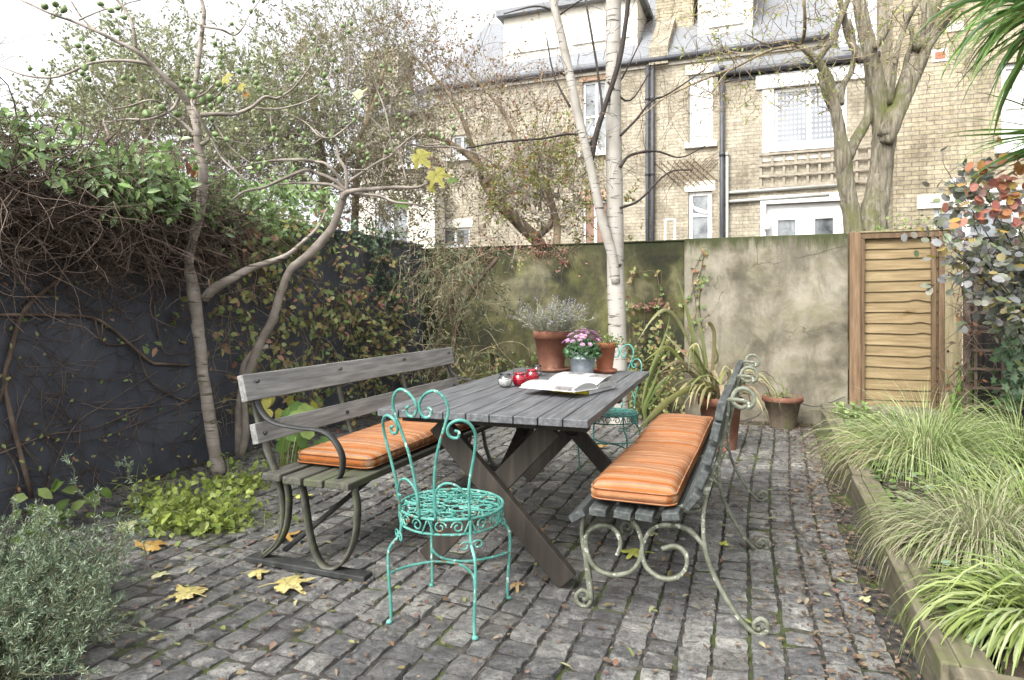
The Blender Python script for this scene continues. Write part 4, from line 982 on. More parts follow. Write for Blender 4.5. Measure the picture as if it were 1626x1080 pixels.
# --- C : nearer house on the right
YC=13.0
xc0=PY(1418,200,YC)[0]; xc1=PY(1800,200,YC)[0]
hC=thing('brick_house','nearest yellow brick house on the right with red air brick','house',((xc0+xc1)/2,YC,0),'brick terraced houses behind the garden')
hc=[HR(1590,1700,95,228,YC),HR(1483,1620,328,460,YC)]
facade(hC,'wall',xc0,xc1,-.1,8.6,YC,hc,m_brickC,thick=1.8)
window(hC,hc[0],YC,bars=(.48,),pane=m_blind,fw=.08); window(hC,hc[1],YC,fw=.09,mull=(.4,),sill=False)
s=MB(); a,b,c,d=hc[1]; bb(s,a-.25,b+.2,YC-.02,YC+.02,d+.003,d+.24); obj('lintel',s,m_render,hC,smooth=False)
m_air=mat('air_brick',['a5644c','b87a62'],scale=3,rough=.8,bump=0)
for px0,px1,py0,py1,fm,sm in ((1479,1506,78,98,m_render,m_air),(1500,1530,35,50,m_render,m_white)):
    h=HR(px0,px1,py0,py1,YC); m=MB(); bb(m,h[0],h[1],YC-.015,YC+.01,h[2],h[3]); o=obj('air_brick',m,fm,hC,smooth=False)
    m=MB()
    for k in range(7):
        x=h[0]+.06+(h[1]-h[0]-.12)*k/6; bb(m,x-.011,x+.011,YC-.026,YC-.017,h[2]+.05,h[3]-.05)
    obj('slats',m,sm,o,smooth=False)
h=HR(1510,1640,283,312,YC); m=MB(); tube(m,[(h[0],YC-.06,h[3]),(h[0]+.35,YC-.06,h[2]+.06),(h[1]+.6,YC-.06,h[2]+.16)],.045,8); obj('waste_pipe',m,m_pvc,hC)

# --- D : far left house
YD=17.5
xd0=PY(575,200,YD)[0]; xd1=PY(800,200,YD)[0]; zd=PY(740,172,YD)[2]
hD=thing('brick_house','far pale brick house with chimney, half hidden by the bare trees','house',((xd0+xd1)/2,YD,0),'brick terraced houses behind the garden')
hd=[HR(640,672,220,262,YD),HR(640,680,340,380,YD)]
facade(hD,'wall',xd0,xa0-.01,-.1,zd,YD,hd,m_brickA); 
for h in hd: window(hD,h,YD,mull=(.5,),lintel=m_render)
roofslab(hD,xd0,xa0-.02,YD-.15,zd+.03,YD+3,zd+1.7); gutter(hD,xd0,xa0-.02,YD-.08,zd+.02)
m=MB(); h=HR(586,640,52,200,YD+1.5); bb(m,h[0],h[1],YD+1.2,YD+2.2,zd+.1,h[3]-.9); bb(m,h[0]-.06,h[1]+.06,YD+1.14,YD+2.26,h[3]-.898,h[3]-.7); obj('chimney',m,m_brickA,hD,smooth=False)
# white cladding lower building seen through branches
hE=thing('house_extension','low white-rendered back extension behind the bare branches','building',(0,15.2,0)); h=HR(560,690,300,420,15.2)
facade(hE,'wall',h[0],h[1],-.1,h[3],15.2,[(h[0]+.7,h[0]+1.7,1.5,h[3]-.35)],m_render,thick=.6); hE.location=((h[0]+h[1])/2,15.2,0)
for ch_ in [o for o in bpy.data.objects if o.parent==hE]: ch_.location=(-(h[0]+h[1])/2,0,0)
wE=(h[0]+.7,h[0]+1.7,1.5,h[3]-.35); window(hE,wE,15.2,mull=(.5,))
# ladder leaning on house wall
h=HR(1052,1073,347,400,15.6); t=thing('step_ladder','white step ladder leaning by the black drainpipes','ladder',((h[0]+h[1])/2,15.6,-.04))
for x in (h[0]+.04,h[1]-.04): m=MB(); tube(m,[(x,15.35,-.04),(x,15.8,h[3])],.022,6); obj('rail',m,m_pvc,t)
m=MB(); tube(m,[(h[0]+.04,15.8,h[3]),(h[1]-.04,15.8,h[3])],.022,6); obj('top_bar',m,m_pvc,t)
for k in range(5): zz=.3+k*.42; m=MB(); bb(m,h[0]+.05,h[1]-.05,15.36+.17*(zz/2),15.44+.17*(zz/2),zz,zz+.03); obj('tread',m,m_pvc,t,smooth=False)
# ================================================================== trees
U3=A(0,0,1)
def F1(x,y): return (x*.33825,y*.33825)
def F2(x,y): return (500+x*.33825,y*.33825)
def Z3c(x,y): return (1000+.385*x,.385*y)
def path(pl,f,scale,d,dd=0,wob=0):
    "pixel polyline (x,y,r) -> smooth world path with radii"
    n=len(pl); out=[]; dd0=dd
    for i,p in enumerate(pl):
        di=d+dd*i/max(1,n-1)+(R_.randn()*wob if 0<i else 0)
        x,y=f(p[0],p[1]); r=p[2] if len(p)>2 else pl[0][2]*(1-.6*i/n)
        out.append([*PD(x,y,di),r*scale*di/FPX])
    return cr(out,5)
def limb(mb,pl,f,scale,d,dd=0,wob=.03,sides=7,lump=.10):
    C=path(pl,f,scale,d,dd,wob); tube(mb,C[:,:3],C[:,3],sides,lump=lump); return C
I_=lambda x,y:(x,y)

# --- fig trees against the dark wall
D1=4.95
fig=thing('fig_tree','grey-barked bare fig tree with green figs, left against dark wall','tree',(-3.80,3.78,0),'fig trees trained on the dark wall')
m=MB()
tr1=[(348,752,14),(338,700,11.5),(325,610,11),(315,520,11),(307,460,12),(300,420,9),(305,385,9),(316,345,10),(322,300,9.5),(322,270,9),(316,235,8.5),(312,190,7)]
limb(m,[(a,b,c*.82) for a,b,c in tr1],I_,1,D1-.22,-.18,0,9,.13); obj('trunk',m,m_bark_fig,fig)
sc=.33825
lf=[(885,480,18),(850,440,18),(790,380,15),(720,310,13),(640,240,12),(560,200,11),(460,150,9),(340,100,7),(240,65,6),(100,0,5)]
lead=[(925,580,20),(912,520,16),(915,420,13),(930,300,13),(945,180,12),(958,70,11),(945,0,9),(920,-60,6)]
br1=[([(935,640,20),(890,500,20)]+lf[1:],-.7),(lead,.1),([(640,240,10),(625,130,9),(590,50,8),(550,0,7),(520,-60,5)],-.1),
 ([(720,310,10),(640,290,9),(520,285,8),(420,300,7.5),(330,340,7),(240,365,6),(120,355,5),(0,312,3)],-.5),([(240,365,5),(210,430,4),(170,460,3)],0),
 ([(460,150,6),(390,90,5),(330,0,4)],0),([(370,95,5),(450,60,4),(510,40,4),(550,40,4),(600,15,3),(660,0,3)],.1),
 ([(840,460,9),(800,520,8),(700,560,7),(600,560,6),(500,575,6),(485,560,4)],-.3),([(490,575,8),(520,660,8),(570,715,8),(640,690,7),(700,640,6),(735,570,5),(760,540,4)],-.1),
 ([(920,640,12),(860,580,9),(800,540,7),(760,490,6),(700,470,5),(600,500,5),(520,512,4)],-.3),([(945,680,13),(985,645,11),(960,590,9),(920,520,8),(900,470,6),(960,440,5),(1000,400,4)],-.1),
 ([(925,545,13),(1000,535,12),(1100,535,11),(1180,505,10),(1245,455,9),(1300,462,7),(1370,420,6),(1430,350,5),(1475,270,4),(1490,160,3),(1485,60,3)],-.2),
 ([(1200,508,7),(1300,512,6),(1400,490,5),(1480,455,5),(1540,390,4),(1570,280,3)],0),([(1310,515,5),(1360,540,4),(1440,580,4),(1500,640,4),(1560,645,3),(1626,600,3)],0),
 ([(990,650,6),(1040,740,5),(1100,800,4),(1160,850,4)],0),([(995,560,4),(1080,690,4),(1180,770,3)],0),([(900,490,6),(980,480,5),(1040,430,4),(1110,370,3)],-.1),
 ([(960,125,7),(1040,140,6),(1100,165,5),(1140,130,4),(1170,70,3),(1220,0,3)],0),([(945,120,6),(890,80,4),(865,30,3)],0),([(520,510,3),(470,440,3),(430,350,3),(400,260,2),(385,190,2)],-.1),
 ([(560,185,3),(555,100,2),(545,50,2)],0),([(1060,540,4),(1010,200,2)],.1),([(1300,765,3),(1275,600,3),(1270,540,2)],0)]
for pl,dd in br1:
    m=MB(); limb(m,[(p[0],p[1],p[2]*.86) for p in pl],F1,sc,D1-.40,dd*.6,.03); obj('branch',m,m_bark_fig,fig)
m=MB(); limb(m,[(323,475,7),(340,458,8),(367,443,7),(400,425,6),(450,408,4),(480,385,3),(505,360,2),(520,330,1.2)],I_,1,D1-.32,.15); obj('branch',m,m_bark_fig,fig)
m_fig=mat('fig_skin',['52663c','6b7f4d','84926a'],scale=30,rough=.5,bump=.1,island=0)
m_figleaf=leafmat('yellow_fig_leaf',['b0ab4e','bdb663','9da050'],.45); m_figleafo=leafmat('brown_fig_leaf',['9c7434','a9833c','7a552f'],.2)
def figs(lst,f,d,root,limit=100):
    proto=None
    for i,p in enumerate(lst[:limit]):
        x,y=f(p[0],p[1]); di=d-.05+R_.randn()*.05; P=PD(x,y,di); rr=(p[2] if len(p)>2 else 15)*.33825*di/FPX*.82
        if proto is None or i%9==0:
            mb=ball(MB(),(0,0,0),1,12,8,sz=1.1,tip=.35); me=mesh_of('fruit',mb,(0,0,0),True); me.materials.append(m_fig)
        o=bpy.data.objects.new('fruit',me); COL.objects.link(o); o.parent=root; o.location=P-wloc(root); o.scale=(rr,)*3
        o.rotation_euler=(R_.randn()*.8+2.6,R_.randn()*.6,R_.rand()*6); proto=o
def leaf_shape(P,D,N_,L,lobes,mat_,root,name='leaf',curl=.12,label=None,stalk=True):
    "one lobed fig leaf as a curled sheet with a stalk"
    D=nrm(D); S=nrm(np.cross(D,N_)); U=np.cross(S,D); nn=64; th=np.linspace(0,2*pi,nn,endpoint=False)
    r=.0*th
    for a0,h,w in lobes: r=np.maximum(r,h*np.exp(-(np.angle(np.exp(1j*(th-a0)))/w)**2))
    r=np.maximum(r,.50)*(1+.05*np.sin(th*17)+.03*R_.randn(nn)); r=np.where(abs(np.angle(np.exp(1j*(th-pi))))<.25,r*.55,r)
    mb=MB(); V=[]; rings=[.0,.35,.7,1.]
    for q in rings:
        a=q*r*np.cos(th)*.75; b=q*r*np.sin(th)*.9; z=curl*(a*a*.6-b*b*1.2+.25*np.sin(th*5)*q*r*.35+.2*np.sin(a*6+1)*q)*1.5
        V.append(P+L*(a[:,None]*D+b[:,None]*S+z[:,None]*U))
    V=np.concatenate(V); Q=[]; i=np.arange(nn); j2=(i+1)%nn
    for k in range(3): Q.append(np.stack([k*nn+i,(k+1)*nn+i,(k+1)*nn+j2,k*nn+j2],1))
    mb.add(V,np.concatenate(Q))
    if stalk: 
        tube(mb,cr([P-D*L*.1,P-D*L*.45+U*L*.03,P-D*L*.75+S*L*.06+U*L*.0],4),L*.014,5)
        for a0,h,w in lobes: 
            e=P+L*.85*h*(.75*cos(a0)*D+.9*sin(a0)*S)+U*L*.006; tube(mb,[P+U*L*.012,(P+e)/2+U*L*.012,e],L*.006,4)
    o=obj(name,mb,mat_,root); return o
L5=[(0,1.0,.36),(.88,.9,.34),(-.88,.9,.34),(1.8,.66,.36),(-1.8,.66,.36)]; L3=[(0,1.,.5),(1.0,.8,.45),(-1.0,.8,.45)]
def sp(x,y,d,f=F1): return PD(*f(x,y),d)
leaf_shape(sp(1060,365,4.8),A(.4,-.2,-.5),A(-.2,-1,.4),.105,L3,m_figleaf,fig); leaf_shape(sp(912,790,4.75),A(.2,0,-1),A(0,-1,.3),.09,L3,m_figleafo,fig)
leaf_shape(sp(1130,405,4.8),A(.5,-.2,-.7),A(-.2,-1,.4),.07,L3,m_figleaf,fig); leaf_shape(sp(1155,440,4.8),A(.1,0,-1),A(.4,-1,0),.05,L3,m_figleafo,fig)
FG=[(210,30,20),(260,20,18),(300,45,18),(470,18),(520,50),(553,38),(583,83,14),(550,152,16),(385,183),(368,214),(410,218),(415,243),(437,275),(398,315,20),(415,370),(140,322,12),(200,330,13),(385,345),(582,365),(622,370),(627,468,12),(635,515),(690,535,26),(760,505,20),(745,577,18),(830,535,20),(875,458,21),(905,445,20),(985,458,20),(950,470,20),(1035,467,19),(990,497),(915,405,17),(880,375,16),(855,405),(973,367,19),(1028,393,19),(1045,418),(1100,410),(1120,335),(1155,327),(1035,312,13),(1030,295,13),(1035,265),(1038,235,12),(1008,205,13),(1200,357),(1205,388),(1220,415),(1245,435,13),(1318,440,13),(1370,370,13),(1385,343,12),(1485,435,12),(1527,390),(1525,352),(1580,328,12),(1563,280,12),(1475,180,11),(1477,115,10),(1495,235,11),(1245,565,11),(1285,603),(1275,655),(1010,630,17),(1065,655),(995,560),(1218,745,15),(1245,765),(1185,770,12),(1425,628,12),(1408,660,12),(1437,675,12),(1400,605,10),(1087,112,12),(1178,52,12),(1190,5,10),(1237,5,10),(600,518,12),(645,480,12),(1220,790,13),(1300,655,11)]
figs(FG,F1,D1-.42,fig)

D2=5.15
fig2=thing('fig_tree','tan-stemmed fig tree leaning right, behind the long wooden bench','tree',(-3.83,4.3,0),'fig trees trained on the dark wall')
m=MB(); limb(m,[(380,722,7),(380,660,6.5),(386,610,6.8),(397,587,7),(412,547,6.8),(433,507,6.5),(447,463,6.2),(462,428,6),(493,403,7.2),(527,363,6.5),(540,330,6),(547,308,6)],I_,1,D2,-.2,.0,9); obj('trunk',m,m_bark_fig2,fig2)
m=MB(); limb(m,[(383,722,6),(390,690,6),(388,640,5),(385,590,5),(400,560,4),(425,550,4)],I_,1,D2-.05,0); obj('branch',m,m_bark_fig2,fig2)
D2b=D2-.35
br2=[([(133,930,16),(150,905,15),(200,893,11),(250,890,11),(370,880,9),(480,880,7),(525,860,5)],0),([(150,900,12),(145,800,9),(110,740,8),(100,680,6),(60,620,3)],0),
 ([(150,890,10),(80,840,9),(0,810,8),(-50,800,8),(-150,840,8),(-240,880,7),(-330,900,6),(-390,940,4)],-.1),([(170,910,8),(300,920,7),(380,950,6),(480,960,4),(540,990,2)],0),
 ([(140,865,8),(200,825,7),(300,760,6),(350,735,5),(430,660,4),(520,600,3)],.1),([(150,880,8),(60,775,7),(0,760,7),(-70,750,7),(-200,755,6),(-310,775,5),(-400,800,4),(-470,840,3)],-.1),
 ([(370,740,5),(340,560,4),(300,440,3),(250,330,2)],0),([(430,850,4),(380,680,4),(250,540,3),(200,470,3),(110,360,2)],0),([(520,680,4),(600,670,4),(650,600,3),(690,520,2)],0),
 ([(140,900,10),(80,870,8),(0,862,7),(-80,860,5),(-160,865,4)],0),([(0,610,4),(60,650,4),(120,620,3),(185,565,3)],0),([(430,670,4),(520,690,4),(640,690,4),(760,720,3),(850,780,3)],.3),
 ([(160,800,4),(250,800,4),(310,830,3),(330,700,3),(370,640,3)],0),([(150,420,3),(160,250,2),(150,120,2)],.1),([(0,460,4),(50,400,3),(90,300,2)],0)]
for pl,dd in br2:
    m=MB(); limb(m,pl,F2,sc,D2b,dd,.04); obj('branch',m,m_bark_fig2,fig2)
figs([(85,280),(100,330),(45,350),(47,390),(48,428),(150,435),(313,310),(352,330),(315,415),(335,440),(440,435),(290,490),(397,540),(430,558),(418,588),(368,630),(340,548),(355,703),(332,715),(225,690),(248,720),(250,745),(222,760),(205,680),(645,545),(650,600),(645,628),(600,645),(688,520),(605,675),(145,580),(185,565),(75,640),(530,935),(158,150),(132,122),(170,108),(180,490),(220,495),(290,455),(375,680),(545,630),(575,630)],lambda x,y:F2(x,y),D2b,fig2)
for o in [x for x in bpy.data.objects if x.parent==fig2 and x.name.startswith('fruit')]: o.scale=tuple(s*.78 for s in o.scale)
leaf_shape(sp(200,445,4.9,F2),A(.9,.2,.5),A(.2,-1,.6),.12,[(0,1,.25),(.6,.5,.3),(-.6,.5,.3)],leafmat('pale_fig_leaf',['d3d6a8','c6cc94'],.4),fig2)
leaf_shape(sp(490,735,4.9,F2),A(.6,.2,-.6),A(0,-1,.6),.15,L3,m_figleaf,fig2); leaf_shape(sp(570,820,4.9,F2),A(.5,.2,-.9),A(0.3,-1,.5),.15,L5,m_figleaf,fig2); leaf_shape(sp(545,880,4.9,F2),A(.2,.2,-.3),A(.3,-1,.8),.07,L3,m_figleaf,fig2)
leaf_shape(sp(400,955,4.9,F2),A(.9,.0,-.6),A(0.3,-1,.9),.10,L3,m_fresh,fig2); leaf_shape(sp(640,845,4.9,F2),A(.9,.0,-.3),A(0.3,-.7,.9),.09,L3,m_fresh,fig2)

# --- birch
DB=6.66
bi=thing('birch_tree','white-barked birch standing before the mossy back wall','tree',(-1.39,6.6,0))
m=MB(); limb(m,[(984,676,19),(982,640,15),(981,560,14.2),(979,480,14),(977,400,13.5),(976,300,13),(974,200,12.5),(974,100,12),(974,0,12),(976,-120,11),(980,-300,9)],I_,1,DB,0,0,14,.02); obj('trunk',m,m_birch,bi)
m=MB(); limb(m,[(978,450,8),(972,405,8),(955,345,7.5),(940,275,7),(922,200,7),(907,130,7),(892,60,6.5),(878,0,6),(860,-100,5)],I_,1,DB-.05,-.2,0,10,.03); obj('stem',m,m_birch,bi)
m=MB(); limb(m,[(937,262,5),(948,210,4.5),(962,165,4),(985,90,4),(998,0,3.5),(1003,-60,3)],I_,1,DB-.1,-.2,0); obj('branch',m,m_darkbranch,bi)
for pl in ([(930,240,3),(955,190,2.2),(950,120,2),(930,0,2)],[(985,215,2.5),(1010,190,2),(1035,160,2),(1060,150,1.5),(1120,110,1)],[(985,265,3),(1000,247,2.5),(1040,240,2),(1080,250,1.2),(1120,232,1)],[(930,215,2.5),(900,213,2),(860,220,2),(800,225,2),(740,235,1.5)],[(905,170,2),(880,120,1.5),(868,60,1)],
   [(885,18,2),(850,10,1.6),(800,22,1)],[(960,170,1.8),(990,120,1.5),(1020,60,1)],[(965,130,2),(1000,160,1.5),(1040,100,1)],[(985,420,2),(975,440,1.6)],[(880,30,2),(915,5,1.4),(925,0,1)],[(985,330,2.4),(1015,318,2),(1060,275,1.5),(1100,270,1)]):
    m=MB(); limb(m,pl,I_,1,DB-.1,.3,.02,5); obj('branch',m,m_darkbranch,bi)
N=260; P0=np.array([PD(*(R_.uniform(840,1130),R_.uniform(-30,300)),DB+R_.randn()*.5) for _ in range(N)]); P_=curls(P0,sph(N)+A(0,0,.4),.25+.35*R_.rand(N),.5,6); m=MB(); tubes(m,P_,taper(N,7,.0028,.001)); obj('twigs',m,m_twig,bi)

# --- big twin trunk tree behind the wall
DT=9.2; sz_=.385
bt=thing('large_tree','big ridged-bark tree with twin trunks rising behind back wall','tree',PD(1385,600,DT)*A(1,1,0))
m=MB(); limb(m,[(960,1400,70),(945,1150,60),(925,960,38),(905,840,34),(888,740,32),(880,660,33),(868,560,24),(850,460,22),(828,350,20),(800,290,18),(770,245,14),(710,190,10)],Z3c,sz_,DT-.1,-.3,0,12,.09); obj('trunk',m,m_bark,bt)
m=MB(); limb(m,[(980,1400,90),(985,1150,78),(990,960,62),(1010,850,50),(1030,740,45),(1042,640,44),(1048,540,44),(1030,420,40),(1010,320,34),(985,200,30),(962,100,27),(945,0,24),(930,-120,20)],Z3c,sz_,DT,0,0,14,.09); obj('trunk',m,m_bark,bt)
for pl in ([(770,250,17),(800,210,15),(835,160,14),(870,70,13),(900,0,11),(920,-80,8)],[(895,650,26),(925,590,22),(960,530,20),(985,470,18),(985,330,15),(972,200,13),(960,50,10)],
  [(1050,560,30),(1090,470,32),(1130,360,30),(1160,270,28),(1190,190,26),(1230,100,26),(1265,0,24),(1290,-100,20)],[(1060,590,26),(1105,470,30),(1150,370,26),(1200,250,22),(1240,180,16),(1290,110,13),(1370,10,10),(1420,-40,8)],
  [(1180,300,24),(1210,200,22),(1225,100,20),(1215,0,18)],[(1075,430,14),(1085,330,12),(1105,200,11),(1135,110,10),(1170,40,9),(1200,-10,8)],[(1110,410,10),(1140,250,9),(1165,150,8),(1130,60,8)],
  [(870,430,14),(880,350,12),(915,290,11),(925,180,9),(905,80,7)],[(1130,380,16),(1180,330,14),(1230,210,13)],[(960,250,16),(900,150,14),(880,50,12),(860,-20,10)],[(845,470,14),(810,400,12),(780,300,10)],
  [(1180,200,24),(1260,130,22),(1310,50,20),(1350,0,18)],[(760,255,8),(700,195,7),(640,195,6),(560,215,5),(430,280,5),(300,330,5),(150,400,4),(60,470,3),(0,515,3)],[(710,180,7),(722,120,7),(720,0,6)],
  [(700,185,5),(650,170,4),(560,180,3),(480,140,2)],[(480,255,4),(400,300,3),(340,380,3)],[(1010,200,14),(1060,120,12),(1080,30,10)],[(180,400,3),(200,420,2),(225,410,1)]):
    m=MB(); limb(m,pl,Z3c,sz_,DT-.15,R_.uniform(-.3,.4) if pl[0][2]>7 else -.6,.04,9,.08); obj('limb',m,m_bark if pl[0][2]>9 else m_twig2,bt)
N=520; px=np.r_[R_.uniform(1100,1330,320),R_.uniform(1330,1560,200)]; py=np.r_[R_.uniform(-20,175,320),R_.uniform(-20,120,200)]
P0=np.array([PD(a,b,DT-.4+R_.randn()*.5) for a,b in zip(px,py)]); P_=curls(P0,sph(N)+A(0,0,.5),.2+.45*R_.rand(N),.55,6); m=MB(); tubes(m,P_,taper(N,7,.006,.002)); obj('twigs',m,m_twig2,bt)
q,d=along(P_,1100,.4); m=MB(); leaves(m,q,d+sph(1100),sph(1100)+U3,.035+.04*R_.rand(1100),.02,'leaf'); obj('leaves',m,leafmat('yellowing_leaves',['8fa048','a9b560','c4c47a','7d9440'],.4),bt)
c=PD(1428,350,8.6)
sb=thing('leafy_bush','bright green small-leaved bush peeping over the lap fence','bush',c*A(1,1,0))
P_=curls(np.repeat((c*A(1,1,0)+A(0,0,.9))[None],90,0)+sph(90)*A(.25,.25,.1),sph(90)*.5+U3,1.2+.35*R_.rand(90),.25,8); m=MB(); tubes(m,P_,taper(90,9,.006,.002)); obj('stems',m,m_twig,sb)
q,d=along(P_,2600,.35); m=MB(); leaves(m,q+sph(2600)*.05,sph(2600)+U3*.3,sph(2600)+U3,.05,.028,'leaf'); obj('leaves',m,leafmat('bush_leaves',['6c8a3f','86a255','a3ba74','577434'],.3),sb)

# --- far twiggy trees
def cloud(n,c,r): 
    q=sph(n)*(R_.rand(n)**.4)[:,None]; return np.asarray(c)+q*np.asarray(r)
def clumps(n,c,r,k,cr_):
    cc=cloud(k,c,r); i=R_.randint(0,k,n); return cc[i]+sph(n)*(R_.rand(n)**.5)[:,None]*cr_
def far_tree(label,trunks,d,boxes,ntw,nlf,leafm,twigm,lsize,cat='tree',name='bare_tree',twl=(.5,1.0),base=None,group='trees and shrubs beyond the garden walls',lw=.5,tr_mat=None,wig=.55,rt=.0048):
    b=np.array(base if base is not None else PD(trunks[0][0][0],600,d)*A(1,1,0),float); b[2]=-.045
    t=thing(name,label,cat,b,group)
    for pl in trunks:
        m=MB(); limb(m,pl,I_,1,d,R_.uniform(-.3,.3),.08,7,.08); obj('trunk' if pl is trunks[0] else 'limb',m,tr_mat or m_twig2,t)
    P0=[];w=np.array([bx[5] if len(bx)>5 else 1 for bx in boxes],float); w/=w.sum()
    for bx,k in zip(boxes,w):
        n=int(ntw*k); 
        a=R_.rand(n)*2*pi; rr=np.sqrt(R_.rand(n))
        px=bx[0]+bx[2]*rr*np.cos(a); py=bx[1]+bx[3]*rr*np.sin(a); P0.append(np.array([PD(x,y,d+R_.randn()*bx[4]) for x,y in zip(px,py)]))
    P0=np.concatenate(P0); n=len(P0); cen=P0.mean(0)-A(0,0,.8)
    D=nrm(P0-cen)*.8+sph(n)*.9+U3*.35
    P_=curls(P0,D,twl[0]+(twl[1]-twl[0])*R_.rand(n),wig,6); m=MB(); tubes(m,P_,taper(n,7,rt,rt*.3)); 
    q,dd=along(P_,n*2,.2); Q_=curls(q,dd+sph(n*2)*.8,.18+.3*R_.rand(n*2),.4,4); tubes(m,Q_,taper(n*2,5,rt*.5,rt*.22)); obj('twigs',m,twigm,t)
    if nlf:
        q,dd=along(Q_,nlf,.1); m=MB(); leaves(m,q+sph(nlf)*.02,dd+sph(nlf),sph(nlf)+U3*.7,lsize*(.6+.6*R_.rand(nlf)),lsize*lw,'diam'); obj('leaves',m,leafm,t)
    return t
m_olive=leafmat('olive_leaves',['8a9468','9da67c','b3b893','78825a','a8a982'],.3); m_dull=leafmat('dull_leaves',['8f8b6c','a29d7e','7c7e5c','b0aa8c'],.3); m_rust=leafmat('rusty_leaves',['8a6a48','a08560','7c7a4e','96584a'],.3)
far_tree('loose green shrub filling the sky gap behind the left fig branches',[[(250,420,9),(245,300,8),(230,200,6),(220,110,4)],[(245,300,5),(300,200,4),(330,120,2)],[(245,330,5),(180,230,4),(130,170,2)]],7.6,
   [(240,190,90,70,.5,2.6),(330,240,110,80,.5,2),(160,230,60,40,.4,.8),(250,100,30,30,.3,.35),(420,210,80,80,.5,1.6)],680,27000,m_olive,m_twig3,.05,name='olive_shrub')
far_tree('brownish thin-twigged tree behind the middle of the dark wall',[[(520,420,9),(515,300,8),(500,180,6),(480,60,4)],[(515,300,5),(580,200,4),(620,80,2)],[(515,330,5),(450,230,4),(420,120,2)]],8.6,
   [(500,160,80,110,.5,2.2),(600,240,100,100,.5,2.2),(420,260,110,70,.4,1.6),(530,310,120,50,.4,1.6)],820,25000,m_dull,m_twig3,.048)
far_tree('spreading bare apple tree in front of the far brick houses',[[(868,420,12),(850,380,11),(800,330,9),(770,290,8),(760,260,6),(700,220,4),(650,215,2)],[(790,320,6),(830,290,5),(880,240,3),(950,215,2)],[(770,290,6),(820,250,5),(800,180,3),(745,115,2)],[(850,380,7),(880,340,5),(840,280,4),(780,262,3)],[(760,262,5),(720,160,3),(640,70,2)]],9.4,
   [(780,230,120,110,.5,2.4),(700,150,110,80,.4,1.5),(850,300,90,70,.4,1.2),(690,330,110,60,.4,1.6),(650,120,60,80,.4,.8)],720,6500,m_rust,m_twig3,.05)
far_tree('green-tinged bush with red berries left of birch above the wall',[[(880,430,7),(885,360,6),(870,300,4),(860,260,2)]],8.4,[(870,330,55,60,.3,2),(840,300,60,40,.3,1)],170,5200,leafmat('berry_bush',['76813f','90964f','6b7a3a','a3a26b','9a4a3a'],.3),m_twig3,.05,name='berry_bush')
far_tree('wispy upright shrub top behind the fig crown near the chimney',[[(560,430,7),(570,250,5),(600,120,3)]],9.8,[(620,90,60,80,.3,1),(560,60,70,60,.3,1)],230,2600,m_olive,m_twig3,.05,name='wispy_shrub')
# ================================================================== climbers on the dark wall
def onX(px,py,off): return PX(px,py,WX+off)
m_green=leafmat('evergreen_leaves',['688a4a','87a85c','a6c27c','557547','b9cf98','8dab7c'],.3,rough=.35,spec=.5)
m_creep=leafmat('creeper_leaves',['67824b','84995c','a0a96c','a18e63','ab7c6b','6f8b54','b5a367','8a9d65'],.3,rough=.45)
m_red=leafmat('red_leaves',['7d4a48','95655a','a98a78','84523f'],.3)
# tangle of bare stems
t=thing('climbing_vine','thick overhanging tangle of bare brown stems on the dark wall','climber',(WX+.2,2.6,0))
N=2300; Yy=R_.uniform(1.2,4.1,N); e=R_.rand(N)
top=2.12-.09*(Yy-2.2); Zz=top-(top-1.50)*R_.rand(N)**1.1*(1-.25*(Yy>3.6)); off=.04+(.42-.36*np.clip((Yy-2.9)/.6,0,1))*np.sin(np.clip((2.25-Zz)/.75,0,1)*pi)**.7*R_.rand(N)
P0=np.stack([WX+off,Yy,Zz],1); D=np.stack([.4*R_.randn(N)+.3,R_.randn(N),.8*R_.randn(N)-.05],1)
P_=curls(P0,D,.25+.6*R_.rand(N),.95,8,.04); P_[:,:,0]=np.maximum(P_[:,:,0],WX+.01); m=MB(); tubes(m,P_,taper(N,9,.0022+.0042*R_.rand(N)**2,.0012),4)
q,d=along(P_,3000,.3); Q_=curls(q,d+sph(3000),.10+.2*R_.rand(3000),.9,5,.05); Q_[:,:,0]=np.maximum(Q_[:,:,0],WX+.01); tubes(m,Q_,taper(3000,6,.0018,.0008)); obj('stems',m,m_twig,t)
m=MB(); 
for k in range(16):
    y=R_.uniform(1.4,3.6); pl=[(WX+.1+.25*R_.rand(),y+i*.25*(1 if k%2 else -1),1.95-.28*R_.rand()-.04*i) for i in range(5)]; tube(m,cr(pl,5),.011-.005*R_.rand(),6,lump=.1)
obj('thick_stems',m,m_twig,t)
# long stems on the wall
m=MB()
for pl,r in [([(-20,500),(60,500),(140,503),(175,520),(210,550),(240,575),(260,578),(300,580)],.014),([(50,790),(15,650),(8,600),(22,540),(35,500),(60,470),(100,440)],.02),([(0,640),(15,570),(28,520)],.014),([(150,505),(160,540),(185,548),(215,540),(230,530)],.008),
  ([(220,560),(235,600),(265,625),(305,640)],.008),([(0,720),(80,690),(150,680),(240,640),(300,610)],.006),([(40,870),(110,690),(170,640),(250,590)],.004),([(20,560),(60,620),(110,665)],.004),([(0,830),(30,760),(0,700)],.006),([(30,700),(60,740),(90,800)],.006),
  ([(0,780),(60,770),(130,790),(200,800)],.004),([(245,480),(250,520),(262,560),(290,560)],.006),([(130,640),(180,650),(300,640)],.004),([(90,690),(75,760),(78,800)],.004),([(200,780),(210,700),(230,640)],.004),([(60,690),(140,700),(270,650),(320,620)],.004)]:
    P=np.array([onX(x,y,.018+.012*R_.rand()) for x,y in pl]); tube(m,cr(P,6),r*.75,6,lump=.12)
